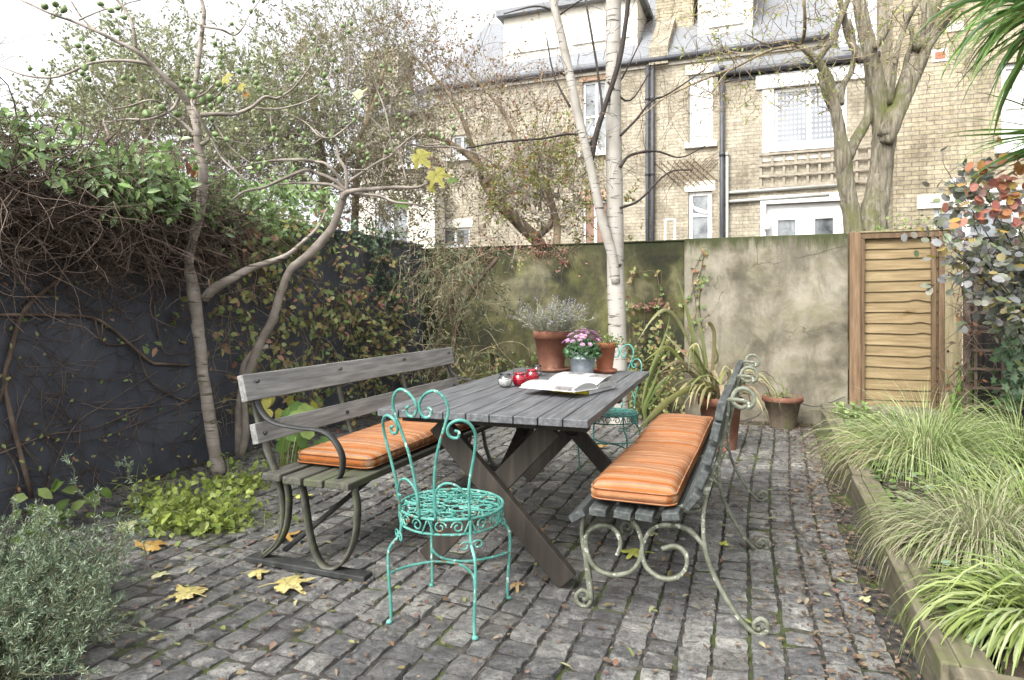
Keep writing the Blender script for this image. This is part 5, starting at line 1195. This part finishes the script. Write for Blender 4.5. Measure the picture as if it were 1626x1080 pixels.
N=260; P0=np.array([onX(R_.uniform(0,330),R_.uniform(430,780),.01) for _ in range(N)]); D=np.stack([.15*R_.randn(N),R_.randn(N),.8*R_.randn(N)-.2],1); P_=curls(P0,D,.15+.5*R_.rand(N),.35,8,0); P_[:,:,0]=WX+.008+.05*R_.rand(N,1)*np.linspace(0,1,9)[None]; tubes(m,P_,taper(N,9,.0024,.001))
obj('wall_stems',m,m_twig,t)
N=130; q=np.array([onX(R_.uniform(0,340),R_.uniform(440,800),.04) for _ in range(N)]); m=MB(); leaves(m,q,sph(N),A(1,0,.4)+.5*sph(N),.035,.018,'leaf'); obj('leaves',m,m_creep,t)

# evergreen top growth
def wall_leaves(name,label,cat,boxes,nst,nlf,leafm,tm,L,W,off=(.05,.35),grav=.1,group='climbers covering the garden walls',tpl='leaf',sl=(.2,.5),wall='X',spread=.03,topz=None):
    P0=[]; w=np.array([b[4] for b in boxes],float); w/=w.sum()
    for b,k in zip(boxes,w):
        n=int(nst*k); a=R_.rand(n)*2*pi; r=np.sqrt(R_.rand(n)); px=b[0]+b[2]*r*np.cos(a); py=b[1]+b[3]*r*np.sin(a); o=R_.uniform(*(b[5:7] if len(b)>5 else off),n)
        P0.append(np.array([onX(x,y,q) if wall=='X' else PY(x,y,WY-q) for x,y,q in zip(px,py,o)]))
    P0=np.concatenate(P0); n=len(P0); D=sph(n); 
    P_=curls(P0,D,R_.uniform(*sl,n),.5,7,grav)
    if wall=='X': P_[:,:,0]=np.maximum(P_[:,:,0],WX+.02)*(P_[:,:,2]<1.97)+P_[:,:,0]*(P_[:,:,2]>=1.97)
    else: P_[:,:,1]=np.minimum(P_[:,:,1],WY-.045)
    t=thing(name,label,cat,(P0[:,0].mean(),P0[:,1].mean(),0),group)
    m=MB(); tubes(m,P_,taper(n,8,.0022,.001)); obj('stems',m,tm,t)
    q,d=along(P_,nlf,.1); m=MB(); face=(A(1,-.35,.55) if wall=='X' else A(0,-1,.5)); q=q+sph(nlf)*spread
    leaves(m,q,d*.5+sph(nlf)*.9+A(0,0,-.3),face+.75*sph(nlf),L*(.6+.7*R_.rand(nlf)),W*(.7+.6*R_.rand(nlf)),tpl); obj('leaves',m,leafm,t)
    return t
wall_leaves('evergreen_clematis','glossy green climber sprawling over the top of the dark wall','climber',[(205,275,82,30,2.2,.3,.5),(230,305,60,28,.8,.3,.45),(255,308,80,35,.6),(75,236,85,10,.5,.2,.45),(400,345,75,50,2.2),(340,310,60,35,1),(15,190,30,12,.3),(470,330,50,35,.8)],480,3300,m_green,m_twig2,.072,.03,(.02,.2),.10,sl=(.12,.3))
t=wall_leaves('creeper','green and reddish creeper hanging behind the wooden bench','climber',[(520,440,90,70,1.5),(560,510,80,60,2.2),(610,560,60,50,1.2),(470,400,70,60,1.2),(470,600,80,60,1.3),(430,520,60,60,.7),(560,640,100,30,.8),(620,500,30,60,.5),(380,430,50,70,.6),(420,360,60,40,.6),(330,530,25,80,.3)],480,1950,m_creep,m_twig,.066,.036,(.03,.28),.15)
N=70; q=np.array([onX(x+R_.randn()*16,y+R_.randn()*14,.3) for x,y in [( [395,375],[520,340],[300,262],[600,480],[560,460],[645,490],[530,700],[640,600])[k%8] for k in range(N)]]); m=MB(); leaves(m,q,sph(N)+A(0,0,-.4),A(1,-.5,.5)+.5*sph(N),.07,.035,'leaf'); obj('red_leaves',m,m_red,t)
N=400; P0=np.array([onX(R_.uniform(330,660),R_.uniform(380,700),.05+.2*R_.rand()) for _ in range(N)]); P_=curls(P0,sph(N)+A(0,0,-.3),.2+.5*R_.rand(N),.4,8,.1); m=MB(); tubes(m,P_,taper(N,9,.0028,.001)); obj('bare_stems',m,m_twig2,t)
wall_leaves('ivy','small dark ivy trailing down the dark wall near the corner','ivy',[(612,420,22,60,1.5),(640,460,30,20,.7),(600,370,40,12,.8),(690,420,30,50,1.5),(700,480,25,40,.8),(560,360,50,16,1)],150,1500,leafmat('ivy_leaves',['3b5238','567050','6f8566','2f4530'],.2,rough=.35,spec=.5),m_twig,.04,.035,(.02,.10),.3,tpl='ivy',sl=(.15,.35))
# corner shrub: pale wiry climber with thin leaves
t=thing('wiry_climber','pale wiry climber with narrow silvery leaves filling the wall corner','climber',(-3.3,6.9,0),'climbers covering the garden walls')
m=MB()
for pl,r in [([(712,690),(716,600),(722,520),(716,480),(735,420)],5),([(716,690),(720,560),(745,470),(790,410)],3.5),([(700,680),(690,600),(700,500),(690,430)],3)]: limb(m,[(x,y,r) for x,y in pl],I_,1,7.1,.1,.03,6)
obj('trunk',m,mat('orange_brown_stem',['3f342a','57493b'],rough=.8,bump=.2),t)
N=330; px=np.clip(R_.normal(724,34,N),630,830); py=R_.uniform(385,600,N); py=np.where(R_.rand(N)<.5,R_.uniform(385,470,N),py); P0=np.array([PD(x,y,R_.uniform(6.6,7.3)) for x,y in zip(px,py)]); P0[:,1]=np.minimum(P0[:,1],WY-.08); P0[:,0]=np.maximum(P0[:,0],WX+.05)
P_=curls(P0,sph(N)+A(.0,-.2,-.2),.25+.42*R_.rand(N),.6,9,.14); P_[:,:,1]=np.minimum(P_[:,:,1],WY-.05); P_[:,:,2]=np.maximum(P_[:,:,2],.05); m=MB(); tubes(m,P_,taper(N,10,.0030,.0011)); obj('stems',m,m_twig2,t)
q,d=along(P_,2300,.2); m=MB(); leaves(m,q+sph(2300)*.02,d+sph(2300)*.7+A(0,0,-.2),sph(2300)+A(0,-1,.5),.05*(.6+.6*R_.rand(2300)),.013,'leaf'); obj('leaves',m,leafmat('silvery_leaves',['56624a','757d60','3f4f35','676f50','93966f'],.3),t)
# thin creeper on the back wall
t=thing('wall_creeper','thin red-leaved creeper stems crossing the mossy back wall by the birch','climber',(-.9,WY-.03,0),'climbers covering the garden walls')
m=MB(); lp=[]
for pl in [[(995,600),(1000,520),(1003,440),(1010,435),(1040,432),(1048,470)],[(1000,490),(1050,488),(1085,485),(1110,440),(1118,400)],[(1095,560),(1105,490),(1100,440),(1118,395)],[(1060,560),(1052,500),(1050,430)],[(1023,550),(1023,480)],[(1120,560),(1110,480),(1120,440)]]:
    C=cr(np.array([PY(x,y,WY-.045) for x,y in pl]),6); tube(m,C,.0035,4); lp.append(C)
obj('stems',m,m_twig,t)
lp=np.concatenate(lp); N=100; q=lp[R_.randint(0,len(lp),N)]+sph(N)*.035; q[:,1]=np.minimum(q[:,1],WY-.04); m=MB(); leaves(m,q,sph(N),A(0,-1,.3)+.4*sph(N),.06,.04,'ivy'); obj('leaves',m,m_creep,t)
N=60; q=np.array([PY(x+R_.randn()*8,y+R_.randn()*4,WY-.06) for x,y in [([1010,488],[1040,482],[1030,486],[1053,484],[895,415],[850,400])[k%6] for k in range(N)]]); m=MB(); leaves(m,q,sph(N),A(0,-1,.3)+.4*sph(N),.05,.03,'ivy'); obj('red_leaves',m,m_red,t)
# low leafy growth along the foot of the back wall
t=wall_leaves('ground_ivy','low leafy growth along the foot of the mossy back wall','ground cover',[(1030,560,50,50,1.5),(1010,620,40,40,1),(760,620,60,30,1.2),(860,600,50,30,.7),(1060,640,40,25,.6),(780,560,50,30,.5)],170,1300,m_creep,m_twig,.05,.034,(.05,.4),.1,wall='Y',group=None)
for o in [x for x in bpy.data.objects if x.parent==t]: pass
# red-berried trailing leaves over the wall top
t=wall_leaves('trailing_leaves','reddish twigs trailing over the top of the mossy wall','climber',[(850,392,45,14,1),(760,390,40,14,1),(895,398,20,10,.5)],120,260,m_red,m_twig2,.035,.02,(-.1,.1),.1,wall='Y',sl=(.15,.4))

# ================================================================== plants at the left
m_lime=leafmat('lime_leaves',['93a447','abb95c','7b8f3e','bcc67c','6a8038','a8b070'],.4,rough=.5)
t=thing('lime_groundcover','lime green broad-leaved plant spreading below the fig trunk','plant',PZ(310,790))
boxes_=[(300,815,65,14,1.2),(240,760,30,28,.7),(320,790,60,22,1.6),(370,748,38,16,.7),(270,790,45,25,1),(405,742,28,12,.4),(395,812,40,8,.4)]
P0=[]
for b in boxes_:
    n=int(60*b[4]); P0.append(np.array([PZ(b[0]+b[2]*R_.uniform(-1,1),min(845,b[1]+b[3]*R_.uniform(.2,1)+22)) for _ in range(n)]))
P0=np.concatenate(P0); P0[:,0]=np.maximum(P0[:,0],WX+.12); n=len(P0); P_=curls(P0,sph(n)*.7+U3*.9,.10+.2*R_.rand(n),.4,6,.15); P_[:,:,0]=np.maximum(P_[:,:,0],WX+.03); m=MB(); tubes(m,P_,taper(n,7,.0022,.001)); obj('stems',m,m_lime,t)
q,d=along(P_,1000,.25); q[:,2]=np.maximum(q[:,2],.015); m=MB(); leaves(m,q+sph(1000)*.03,d*.4+sph(1000)+A(.4,-.3,-.3),U3+.8*sph(1000)+A(.4,-.3,0),.048*(.4+.9*R_.rand(1000)),.030,'leaf'); obj('leaves',m,m_lime,t)
# broad leaves behind bench
t=thing('broad_leaved_plant','soft green broad-leaved plant showing through the wooden bench back','plant',PX(480,700,-3.0)*A(1,1,0))
N=26; P0=np.array([PX(R_.uniform(450,520),R_.uniform(640,700),-2.9-.5*R_.rand()) for _ in range(N)]); m=MB(); st=[]
for p in P0: tube(m,cr([(p[0]-.1,p[1]+.05,-.01),(p[0]-.03,p[1],p[2]*.6),p],5),.003,5)
obj('stems',m,m_lime,t); m=MB(); leaves(m,P0,sph(N)+A(.3,-.3,-.4),A(1,-.8,.4)+.4*sph(N),.14,.10,'round'); obj('leaves',m,leafmat('soft_green',['6f9650','86a862','a3b46a','5b8044'],.35),t)
N=14; P0=np.array([PX(x,y,-3.3)+sph(1)[0]*.03 for x,y in [(430,640),(448,650),(475,650),(500,640),(420,655),(470,660),(460,630)][:7]*2]); m=MB(); leaves(m,P0,sph(N)+A(0,0,-.4),A(1,-.8,.4)+.4*sph(N),.11,.07,'round'); obj('yellow_leaves',m,m_figleaf,t)

# rosemary
c=PZ(50,1075); c=A(c[0]-.15,c[1]+.0,0)
t=thing('rosemary_bush','bushy grey-green rosemary in the near left corner','bush',c)
m_ros=leafmat('rosemary_needles',['54684f','6f8468','93a287','43573f','adb79a'],.15,rough=.5)
def bushy(c,n,r,h0,h1,sp_,wig): 
    a=R_.rand(n)*2*pi; q=np.sqrt(R_.rand(n)); P0=np.stack([c[0]+r*q*np.cos(a),c[1]+r*q*np.sin(a),0*a],1)
    D=np.stack([sp_*q*np.cos(a),sp_*q*np.sin(a),np.ones(n)],1)+R_.randn(n,3)*.25
    return curls(P0,D,h0+(h1-h0)*R_.rand(n),wig,9,.02)
Pm=[bushy(c,230,.21,.22,.40,.42,.35),bushy(c+A(-.27,.33,0),140,.17,.25,.42,.4,.35),bushy(c+A(-.45,.1,0),70,.2,.3,.5,.5,.35)]
P_=np.concatenate(Pm); 
# tall leaders seen against the wall
ex=[]
for a_,b_,d_ in (((185,900),(105,725),2.9),((235,900),(205,745),3.1),((60,900),(20,800),2.8),((150,950),(60,800),2.7)):
    p=PD(*a_,d_); q=PD(*b_,d_); tt=np.linspace(0,1,10)[:,None]; ex.append(p*(1-tt)+q*tt+R_.randn(10,3)*.006)
P_=np.concatenate([P_,np.stack(ex)]); n=len(P_); m=MB(); tubes(m,P_,taper(n,10,.0028,.001)); 
q,d=along(P_,1100,.2); S_=curls(q,d+sph(1100)*.6+U3*.5,.05+.08*R_.rand(1100),.25,9); tubes(m,S_,taper(1100,10,.0012,.0006)); obj('stems',m,mat('rosemary_stems',['45442f','66644a'],rough=.8,bump=0),t)
al=np.concatenate([P_,S_]); M_=46000; q,d=along(al,M_,.15); m=MB(); leaves(m,q,d*.75+sph(M_)*.75,sph(M_),.022*(.6+.6*R_.rand(M_)),.0034,'diam')
for p in ex: 
    pp=p[R_.randint(0,10,120)]+R_.randn(120,3)*.004; leaves(m,pp,sph(120)+U3*.8,sph(120),.024,.003,'diam')
obj('needles',m,m_ros,t)
N=34; q=np.array([PX(R_.uniform(30,160),R_.uniform(770,860),-3.55) for _ in range(N)]); t=thing('young_creeper','few green creeper leaves against the dark wall above the rosemary','climber',(-3.6,2.6,0))
m=MB(); leaves(m,q,sph(N)+A(0,0,-.2),A(1,-.6,.5)+.4*sph(N),.09,.05,'leaf'); obj('leaves',m,m_fresh,t)
m=MB(); 
for p in q[::2]: tube(m,cr([(p[0]-.15,p[1]+.1,-.01),(p[0]-.1,p[1]+.05,p[2]*.5),p],4),.0025,4)
obj('stems',m,m_twig,t)

# ================================================================== bed plants on the right
m_gr=leafmat('fine_grass',['748b47','8fa560','aab880','bcbd98','647d3d'],.3,rough=.6); m_gr2=leafmat('pinkish_grass',['7c8a54','97a070','a89f88','b0b092','6e8048'],.3,rough=.6); m_gr3=leafmat('bright_grass',['7a8c45','93a35c','aab57c','667c3c','bfc599'],.35,rough=.45)
def grass(name,label,c,r,n,L,W,droop,ml,lean=(0,0),sp_=.9,seed=None):
    t=thing(name,label,'grass clump',c,'ornamental grasses in the raised bed')
    a=R_.rand(n)*2*pi; q=np.sqrt(R_.rand(n)); P0=np.stack([c[0]+r*q*np.cos(a),c[1]+r*q*np.sin(a),c[2]+0*a],1)
    D=np.stack([sp_*(q+.1)*np.cos(a)+lean[0],sp_*(q+.1)*np.sin(a)+lean[1],np.ones(n)],1)+R_.randn(n,3)*.16
    m=MB(); blades(m,P0,D,L[0]+(L[1]-L[0])*R_.rand(n),W[0]+(W[1]-W[0])*R_.rand(n),droop[0]+(droop[1]-droop[0])*R_.rand(n),8); obj('blades',m,ml,t); return t
def bedp(px,py,z=.13): return PZ(px,py,z)
grass('grass_clump','fine pale green grass clump arching in front of the lap fence',bedp(1470,745)+A(0,.1,0),.17,1250,(.45,.85),(.0025,.005),(.8,2.4),m_gr,(-.12,-.1))
grass('grass_clump','wispy grass clump at far right below the dark trellis',bedp(1605,735)+A(.1,.1,0),.14,560,(.4,.8),(.003,.006),(.8,2.2),m_gr,(-.1,0))
grass('grass_clump','buff and pink tinged grass spilling over the timber edge',bedp(1535,880)+A(.05,.05,0),.16,1100,(.28,.55),(.0028,.0055),(1.2,2.8),m_gr2,(-.2,-.1))
grass('grass_clump','upright yellow-green grass behind the striped clump at right',bedp(1600,850)+A(.1,0,0),.12,420,(.35,.6),(.004,.008),(.5,1.6),m_gr3,(-.05,0))
grass('grass_clump','bright lime broad-bladed grass in the near right corner',bedp(1600,1005)+A(.12,.02,0),.10,420,(.32,.55),(.008,.014),(1.6,3.0),m_gr3,(-.45,-.05))
# dead stalks reaching
t=thing('grass_stalks','long bleached grass stalks bending over the patio edge','grass clump',bedp(1440,760)); n=90; P0=np.repeat(bedp(1465,750)[None],n,0)+sph(n)*A(.2,.2,0); D=np.stack([-.5-.9*R_.rand(n),-.3*R_.randn(n),.9+0*P0[:,0]],1)
m=MB(); blades(m,P0,D,.55+.4*R_.rand(n),.0035,1.4+1.2*R_.rand(n),9); obj('stalks',m,leafmat('straw',['b3a883','c9bf9c','a3935f'],.2),t)
# leafy ground cover
gc=MB(); N=2600; xx=BX+.1+R_.rand(N)**1.0*1.7; yy=R_.uniform(2.35,7.0,N); P0=np.stack([xx,yy,.14+.07*R_.rand(N)],1); leaves(gc,P0,sph(N)*A(1,1,.25),U3+.5*sph(N),.045*(.6+.7*R_.rand(N)),.035,'round')
tag(obj('ground_cover',gc,m_creep if False else leafmat('low_green',['5d7a3c','7a9450','97a868','4c6a34','8aa08a'],.3)),'low round-leaved ground cover filling the raised bed','ground cover',kind='stuff')
t=thing('leafy_plant','small pale green leafy plant at the far corner of bed','plant',bedp(1365,668)); P_=curls(np.repeat(bedp(1368,672)[None],60,0)+sph(60)*A(.14,.1,.0),sph(60)*.8+U3,.12+.12*R_.rand(60),.3,6,.1); m=MB(); tubes(m,P_,taper(60,7,.003,.0012)); obj('stems',m,m_fresh,t)
q,d=along(P_,520,.3); m=MB(); leaves(m,q,d+sph(520),U3+.5*sph(520),.05,.03,'leaf'); obj('leaves',m,leafmat('pale_leafy',['7a9650','93ab68','b0bd86','648244'],.3),t)
t=thing('iris_leaves','upright sword-like green leaves before the brown trellis','plant',PD(1530,650,6.2)*A(1,1,0)+A(0,0,.13))
c=PD(1530,650,6.2)*A(1,1,0)+A(0,0,.13); n=16; m=MB(); blades(m,np.repeat(c[None],n,0)+sph(n)*A(.12,.05,0),sph(n)*.18+U3,.35+.35*R_.rand(n),.022,.2+.3*R_.rand(n),7); obj('blades',m,m_gr3 if False else leafmat('sword_leaves',['4f7a34','6a9446','86a852'],.3),t)

# smoke bush
DS=4.7
t=thing('smoke_bush','smoke bush with purple-grey, orange and yellow round leaves at right edge','bush',PD(1650,700,DS)*A(1,1,0)+A(0,0,.12),None)
b=PD(1650,700,DS)*A(1,1,0)+A(0,0,.12)
m=MB(); ends_=[]
for tip in [(1500,265),(1560,300),(1600,320),(1540,350),(1510,390),(1580,410),(1625,440),(1620,480),(1640,500),(1545,380),(1640,300),(1670,380),(1500,375),(1550,400),(1620,370),(1680,460),(1700,330)]:
    e=PD(*tip,DS+R_.uniform(-.5,.3)); mid=b*.45+e*.55+A(.15,.1,.18); C=cr([b+sph(1)[0]*A(.1,.1,0),b*.7+e*.3+A(.12,.1,.1),mid,e],7); tube(m,C,np.linspace(.010,.002,len(C)),5); ends_.append(C)
E=np.stack(ends_); q,d=along(E,330,.68); S_=curls(q,d*.6+sph(330)+A(-.3,-.2,0),.12+.25*R_.rand(330),.35,6,.08); tubes(m,S_,taper(330,7,.0026,.001)); obj('stems',m,m_darkbranch,t)
m_smoke=leafmat('smoke_bush_leaves',['6b6f6c','858588','66755a','7d8b66','98988e','b59c50','727d66','8f847d','667064','80826f','928f94','778358'],.3,rough=.45)
N=1700; q,d=along(S_,N,.1); m=MB(); leaves(m,q+sph(N)*.015,d*.5+sph(N)*.8+A(0,0,-.1),A(-.2,-.8,.9)+.6*sph(N),.074*(.6+.5*R_.rand(N)),.05,'round'); obj('leaves',m,m_smoke,t)
hot=np.array([PD(x+R_.randn()*22,y+R_.randn()*18,DS-.35) for x,y in [((1590,300),(1560,290),(1610,260),(1540,330),(1580,350),(1610,330))[k%6] for k in range(90)]]); m=MB(); leaves(m,hot,sph(90)+A(0,0,-.2),A(-.2,-.8,.7)+.6*sph(90),.074,.05,'round'); obj('autumn_leaves',m,leafmat('autumn_leaves',['b89c4c','c08a58','a86a62','b9826e','7a5a66','a89250'],.3),t)
# ivy on trellis
t=thing('ivy','large-leaved ivy hanging low on the dark brown trellis','ivy',PD(1590,560,5.6)*A(1,1,0)); N=230; px=R_.normal(1612,16,N); py=R_.uniform(520,650,N); q=np.array([PD(x,y,5.5+R_.rand()*.4) for x,y in zip(px,py)]); m=MB(); leaves(m,q,sph(N)+A(0,0,-.5),A(-.2,-1,.4)+.5*sph(N),.075,.065,'ivy'); obj('leaves',m,leafmat('dark_ivy',['3c5a3c','54734f','6f8a63','2d4830'],.2,rough=.35,spec=.5),t)
P_=curls(q[::4],sph(len(q[::4]))+A(0,0,.5),.25,.3,6); m=MB(); tubes(m,P_,taper(len(P_),7,.004,.002)); obj('stems',m,m_twig,t)
t=thing('dead_climber','dead brown climber clinging to the trellis post','climber',PY(1530,600,6.85)*A(1,1,0)); N=110; q=np.array([PY(R_.normal(1529,5),R_.uniform(380,640),6.86-.1*R_.rand()) for _ in range(N)]); P_=curls(q,sph(N)*A(.6,.5,1.2),.15+.25*R_.rand(N),.5,7); m=MB(); tubes(m,P_,taper(N,8,.004,.0015)); obj('stems',m,m_twig,t)
N=60; q,d=along(P_,N); m=MB(); leaves(m,q,sph(N),sph(N)+A(0,-1,0),.05,.03,'leaf'); obj('leaves',m,leafmat('dead_leaves',['6b4b34','8a6648','4c3526'],.1),t)

# cordyline palm
DC=3.9; c=PD(1700,10,DC)
t=thing('cordyline_palm','cordyline palm with long green sword leaves drooping at top right','palm',c*A(1,1,0)+A(0,0,.12))
m=MB(); tube(m,cr([c*A(1,1,0)+A(.05,0,.1),c*A(1,1,.5)+A(.03,0,.0),c-A(0,0,.05)],6),[.075]*6+[.07]*6+[.06],12,lump=.06) if False else tube(m,[c*A(1,1,0)+A(.05,0,.1),c*A(1,1,.35)+A(.05,0,0),c*A(1,1,.7)+A(.02,0,0),c],[.085,.07,.065,.06],12,lump=.05); obj('trunk',m,m_bark,t)
n=210; D=sph(n); D[:,2]=D[:,2]*.7+.15; m=MB(); blades(m,np.repeat(c[None],n,0)+sph(n)*.05,D,.62+.32*R_.rand(n),.026+.012*R_.rand(n),.5+1.1*R_.rand(n),9,twist=.5)
obj('leaves',m,leafmat('cordyline_leaves',['44682f','5f8440','7c9c54','38572a','8fa860','a3a36a'],.25,rough=.38,spec=.5),t)
c3=PD(1720,215,4.2); 
m=MB(); n=60; D=sph(n)*A(1,1,.35)+A(-.6,-.2,.05); blades(m,np.repeat(c3[None],n,0),D,.5+.4*R_.rand(n),.02+.01*R_.rand(n),.1+.3*R_.rand(n),8,twist=.6); tube(m,[c3*A(1,1,0)+A(0,0,.1),c3],.04,8)
tag(obj('cordyline_shoot',m,leafmat('cordyline_shoot_leaves',['44682f','5f8440','7c9c54'],.25,rough=.38),origin=c3*A(1,1,0)+A(0,0,.12)),'lower cordyline shoot with stiff near-horizontal leaves at right edge','palm')

# ================================================================== leaf litter
m_lit=leafmat('leaf_litter',['43352d','5c4a3e','6e5c4e','7a6d52','523f39','857a64','6b4c46'],.05,rough=.8)
N=8200; w_=R_.rand(N); xx=np.where(w_<.42,R_.uniform(-4.0,.46,N),np.where(w_<.72,.46-abs(R_.randn(N))*.22,R_.uniform(-2,.45,N))); yy=np.where(w_<.42,R_.uniform(1.2,7.35,N),np.where(w_<.72,R_.uniform(1.8,7.3,N),7.3-abs(R_.randn(N))*.4))
left=R_.rand(N)<.12; xx=np.where(left,WX+.05+abs(R_.randn(N))*.35,xx)
P0=np.stack([xx,yy,np.full(N,.004)+.008*R_.rand(N)],1); m=MB(); leaves(m,P0,sph(N)*A(1,1,.12),U3+.35*sph(N),.012+.032*R_.rand(N)**2,.008+.017*R_.rand(N)**2,'leaf')
N=1500; P0=np.stack([R_.uniform(-3.9,.45,N),R_.uniform(1.3,7.3,N),np.full(N,.006)],1); leaves(m,P0,sph(N)*A(1,1,.1),U3+.3*sph(N),.02*R_.rand(N)+.006,.005,'diam')
tag(obj('leaf_litter',m,m_lit),'small brown fallen leaves and debris scattered over the patio','leaf litter',kind='stuff')
N=330; m=MB(); P0=np.stack([R_.uniform(-3.7,.45,N),R_.uniform(1.5,7,N),np.full(N,.010)],1); leaves(m,P0,sph(N)*A(1,1,.15),U3+.35*sph(N),.03+.025*R_.rand(N),.018,'leaf'); tag(obj('pale_leaf_litter',m,leafmat('pale_litter',['8a8a62','78824c','9c9876','86604f','6c7540'],.15)),'small pale yellowish leaves scattered between the stones','leaf litter',kind='stuff')
N=120; m=MB(); P0=np.stack([R_.uniform(-3.2,.4,N),R_.uniform(1.5,6,N),np.full(N,.009)],1); P_=curls(P0,sph(N)*A(1,1,.05),.03+.08*R_.rand(N),.15,4); P_[:,:,2]=np.clip(P_[:,:,2],.006,.02); tubes(m,P_,taper(N,5,.0018,.001)); tag(obj('fallen_twigs',m,m_twig),'bits of dry twig lying across the setts','twigs',kind='stuff')
m_fl1=mat('pale_yellow_leaf',['80743f','a0965f','b1a878'],scale=12,rough=.7,bump=.5,bs=30,spots=[(30,.55,.64,'6c5330',(1,1,1))]); m_fl2=mat('ochre_leaf',['7d5d2a','94753a','a68a50'],scale=12,rough=.7,bump=.5,bs=30); m_fl3=mat('green_yellow_leaf',['8d9440','a9ac55','c4c06c'],scale=12,rough=.7,bump=.5,bs=30); m_fl4=mat('grey_green_leaf',['7d8058','9c9c74','b0ab88'],scale=12,rough=.8,bump=.5,bs=30); m_fl5=mat('brown_curled_leaf',['6b5438','8d7450','a08c66'],scale=12,rough=.8,bump=.5,bs=30)
for px,py,wpx,ang,lob,mm,cl,lab in [
 (468,930,80,20,L5,m_fl1,.10,'largest pale yellow fig leaf on the setts in front of the bench foot'),
 (296,945,68,150,L5,m_fl1,.10,'pale yellow lobed fig leaf lying alone near the rosemary'),
 (413,915,44,10,L3,m_fl1,.16,'folded pale fig leaf beside the iron bench foot plate'),
 (236,871,62,175,[(0,1,.5)],m_fl2,.2,'ochre brown fig leaf with long stalk near the lime plant'),
 (210,838,58,20,L3,m_fl4,.25,'crumpled olive grey leaf at the foot of the lime plant'),
 (455,855,52,30,L3,m_fl2,.16,'yellow brown fig leaf under the near end of the wooden bench'),
 (398,768,46,20,L3,m_fl2,.2,'golden leaf leaning on the lime plant by the bench leg'),
 (484,791,36,10,L3,m_fl3,.15,'yellow-green leaf on the setts under the wooden bench seat'),
 (1003,882,52,170,L5,m_fl3,.12,'yellow-green fig leaf under the orange bench scrolls'),
 (858,847,36,15,L3,m_fl5,.3,'tan curled leaf by the splayed table leg'),
 (824,938,34,-20,L3,m_fl5,.4,'crumpled brown leaf touching the teal chair foot'),
 (258,919,38,5,[(0,1,.45)],m_fl4,.2,'narrow grey-green leaf between two fig leaves'),
 (1150,868,22,60,L3,m_fl3,.15,'little green leaf right of the bench scroll'),
 (1035,852,26,100,L3,m_fl4,.15,'small dull leaf seen through the bench scroll'),
 (1375,958,26,30,[(0,1,.5)],m_fl4,.2,'pale oval leaf on the setts near the timber edge'),
 (955,712,30,0,[(0,1,.6)],m_fl2,.2,'yellow leaf under the far end of the table')]:
    P=PZ(px,py,.0); d=(CH*FPX)/(py-HOR); L=wpx*d/FPX*.72; a=radians(ang)+YAW
    cl*=1.7; leaf_shape(A(P[0],P[1],.014+.02*cl)-A(cos(a),sin(a),0)*L*.2,A(cos(a),sin(a),0),U3,L,lob,mm,None,'fallen_leaf',cl); tag(bpy.data.objects[-1] if False else [o for o in bpy.data.objects if o.name.startswith('fallen_leaf') and 'label' not in o][0],lab,'leaf','large fallen fig leaves on the patio')

# ================================================================== light, sky, camera
wd=bpy.data.worlds.new('World'); scene.world=wd; wd.use_nodes=True; nt=wd.node_tree; nt.nodes.clear()
ow=nt.nodes.new('ShaderNodeOutputWorld'); bg=nt.nodes.new('ShaderNodeBackground'); sk=nt.nodes.new('ShaderNodeTexSky'); sk.sky_type='NISHITA'; sk.sun_disc=False
SE,SR=radians(48),radians(200)
sk.sun_elevation=SE; sk.sun_rotation=SR; sk.air_density=1.0; sk.dust_density=4.0; sk.ozone_density=1.0
hs=nt.nodes.new('ShaderNodeHueSaturation'); hs.inputs['Saturation'].default_value=.12; nt.links.new(sk.outputs[0],hs.inputs['Color'])
nt.links.new(hs.outputs[0],bg.inputs[0]); bg.inputs[1].default_value=.15; nt.links.new(bg.outputs[0],ow.inputs[0])
sl=bpy.data.lights.new('sun','SUN'); sl.energy=1.0; sl.angle=radians(25); sl.color=(1,.97,.93); so=bpy.data.objects.new('sun',sl); COL.objects.link(so)
sd=A(sin(SR)*cos(SE),cos(SR)*cos(SE),sin(SE))  # direction towards the sun
from mathutils import Vector
so.rotation_euler=Vector(sd).to_track_quat('Z','Y').to_euler(); so.location=(0,0,12)
cam=bpy.data.cameras.new('camera'); co=bpy.data.objects.new('camera',cam); COL.objects.link(co); scene.camera=co
co.location=(0,0,CH); co.rotation_euler=(radians(90),0,YAW); cam.sensor_width=36; cam.lens=FPX/1626*36; cam.clip_end=500; cam.clip_start=.05
cam.shift_y=-(540-HOR)/1626; 
scene.view_settings.view_transform='Standard'; scene.view_settings.look='None'; scene.view_settings.exposure=1.7; scene.view_settings.gamma=1
scene.cycles.max_bounces=6; scene.cycles.transparent_max_bounces=6
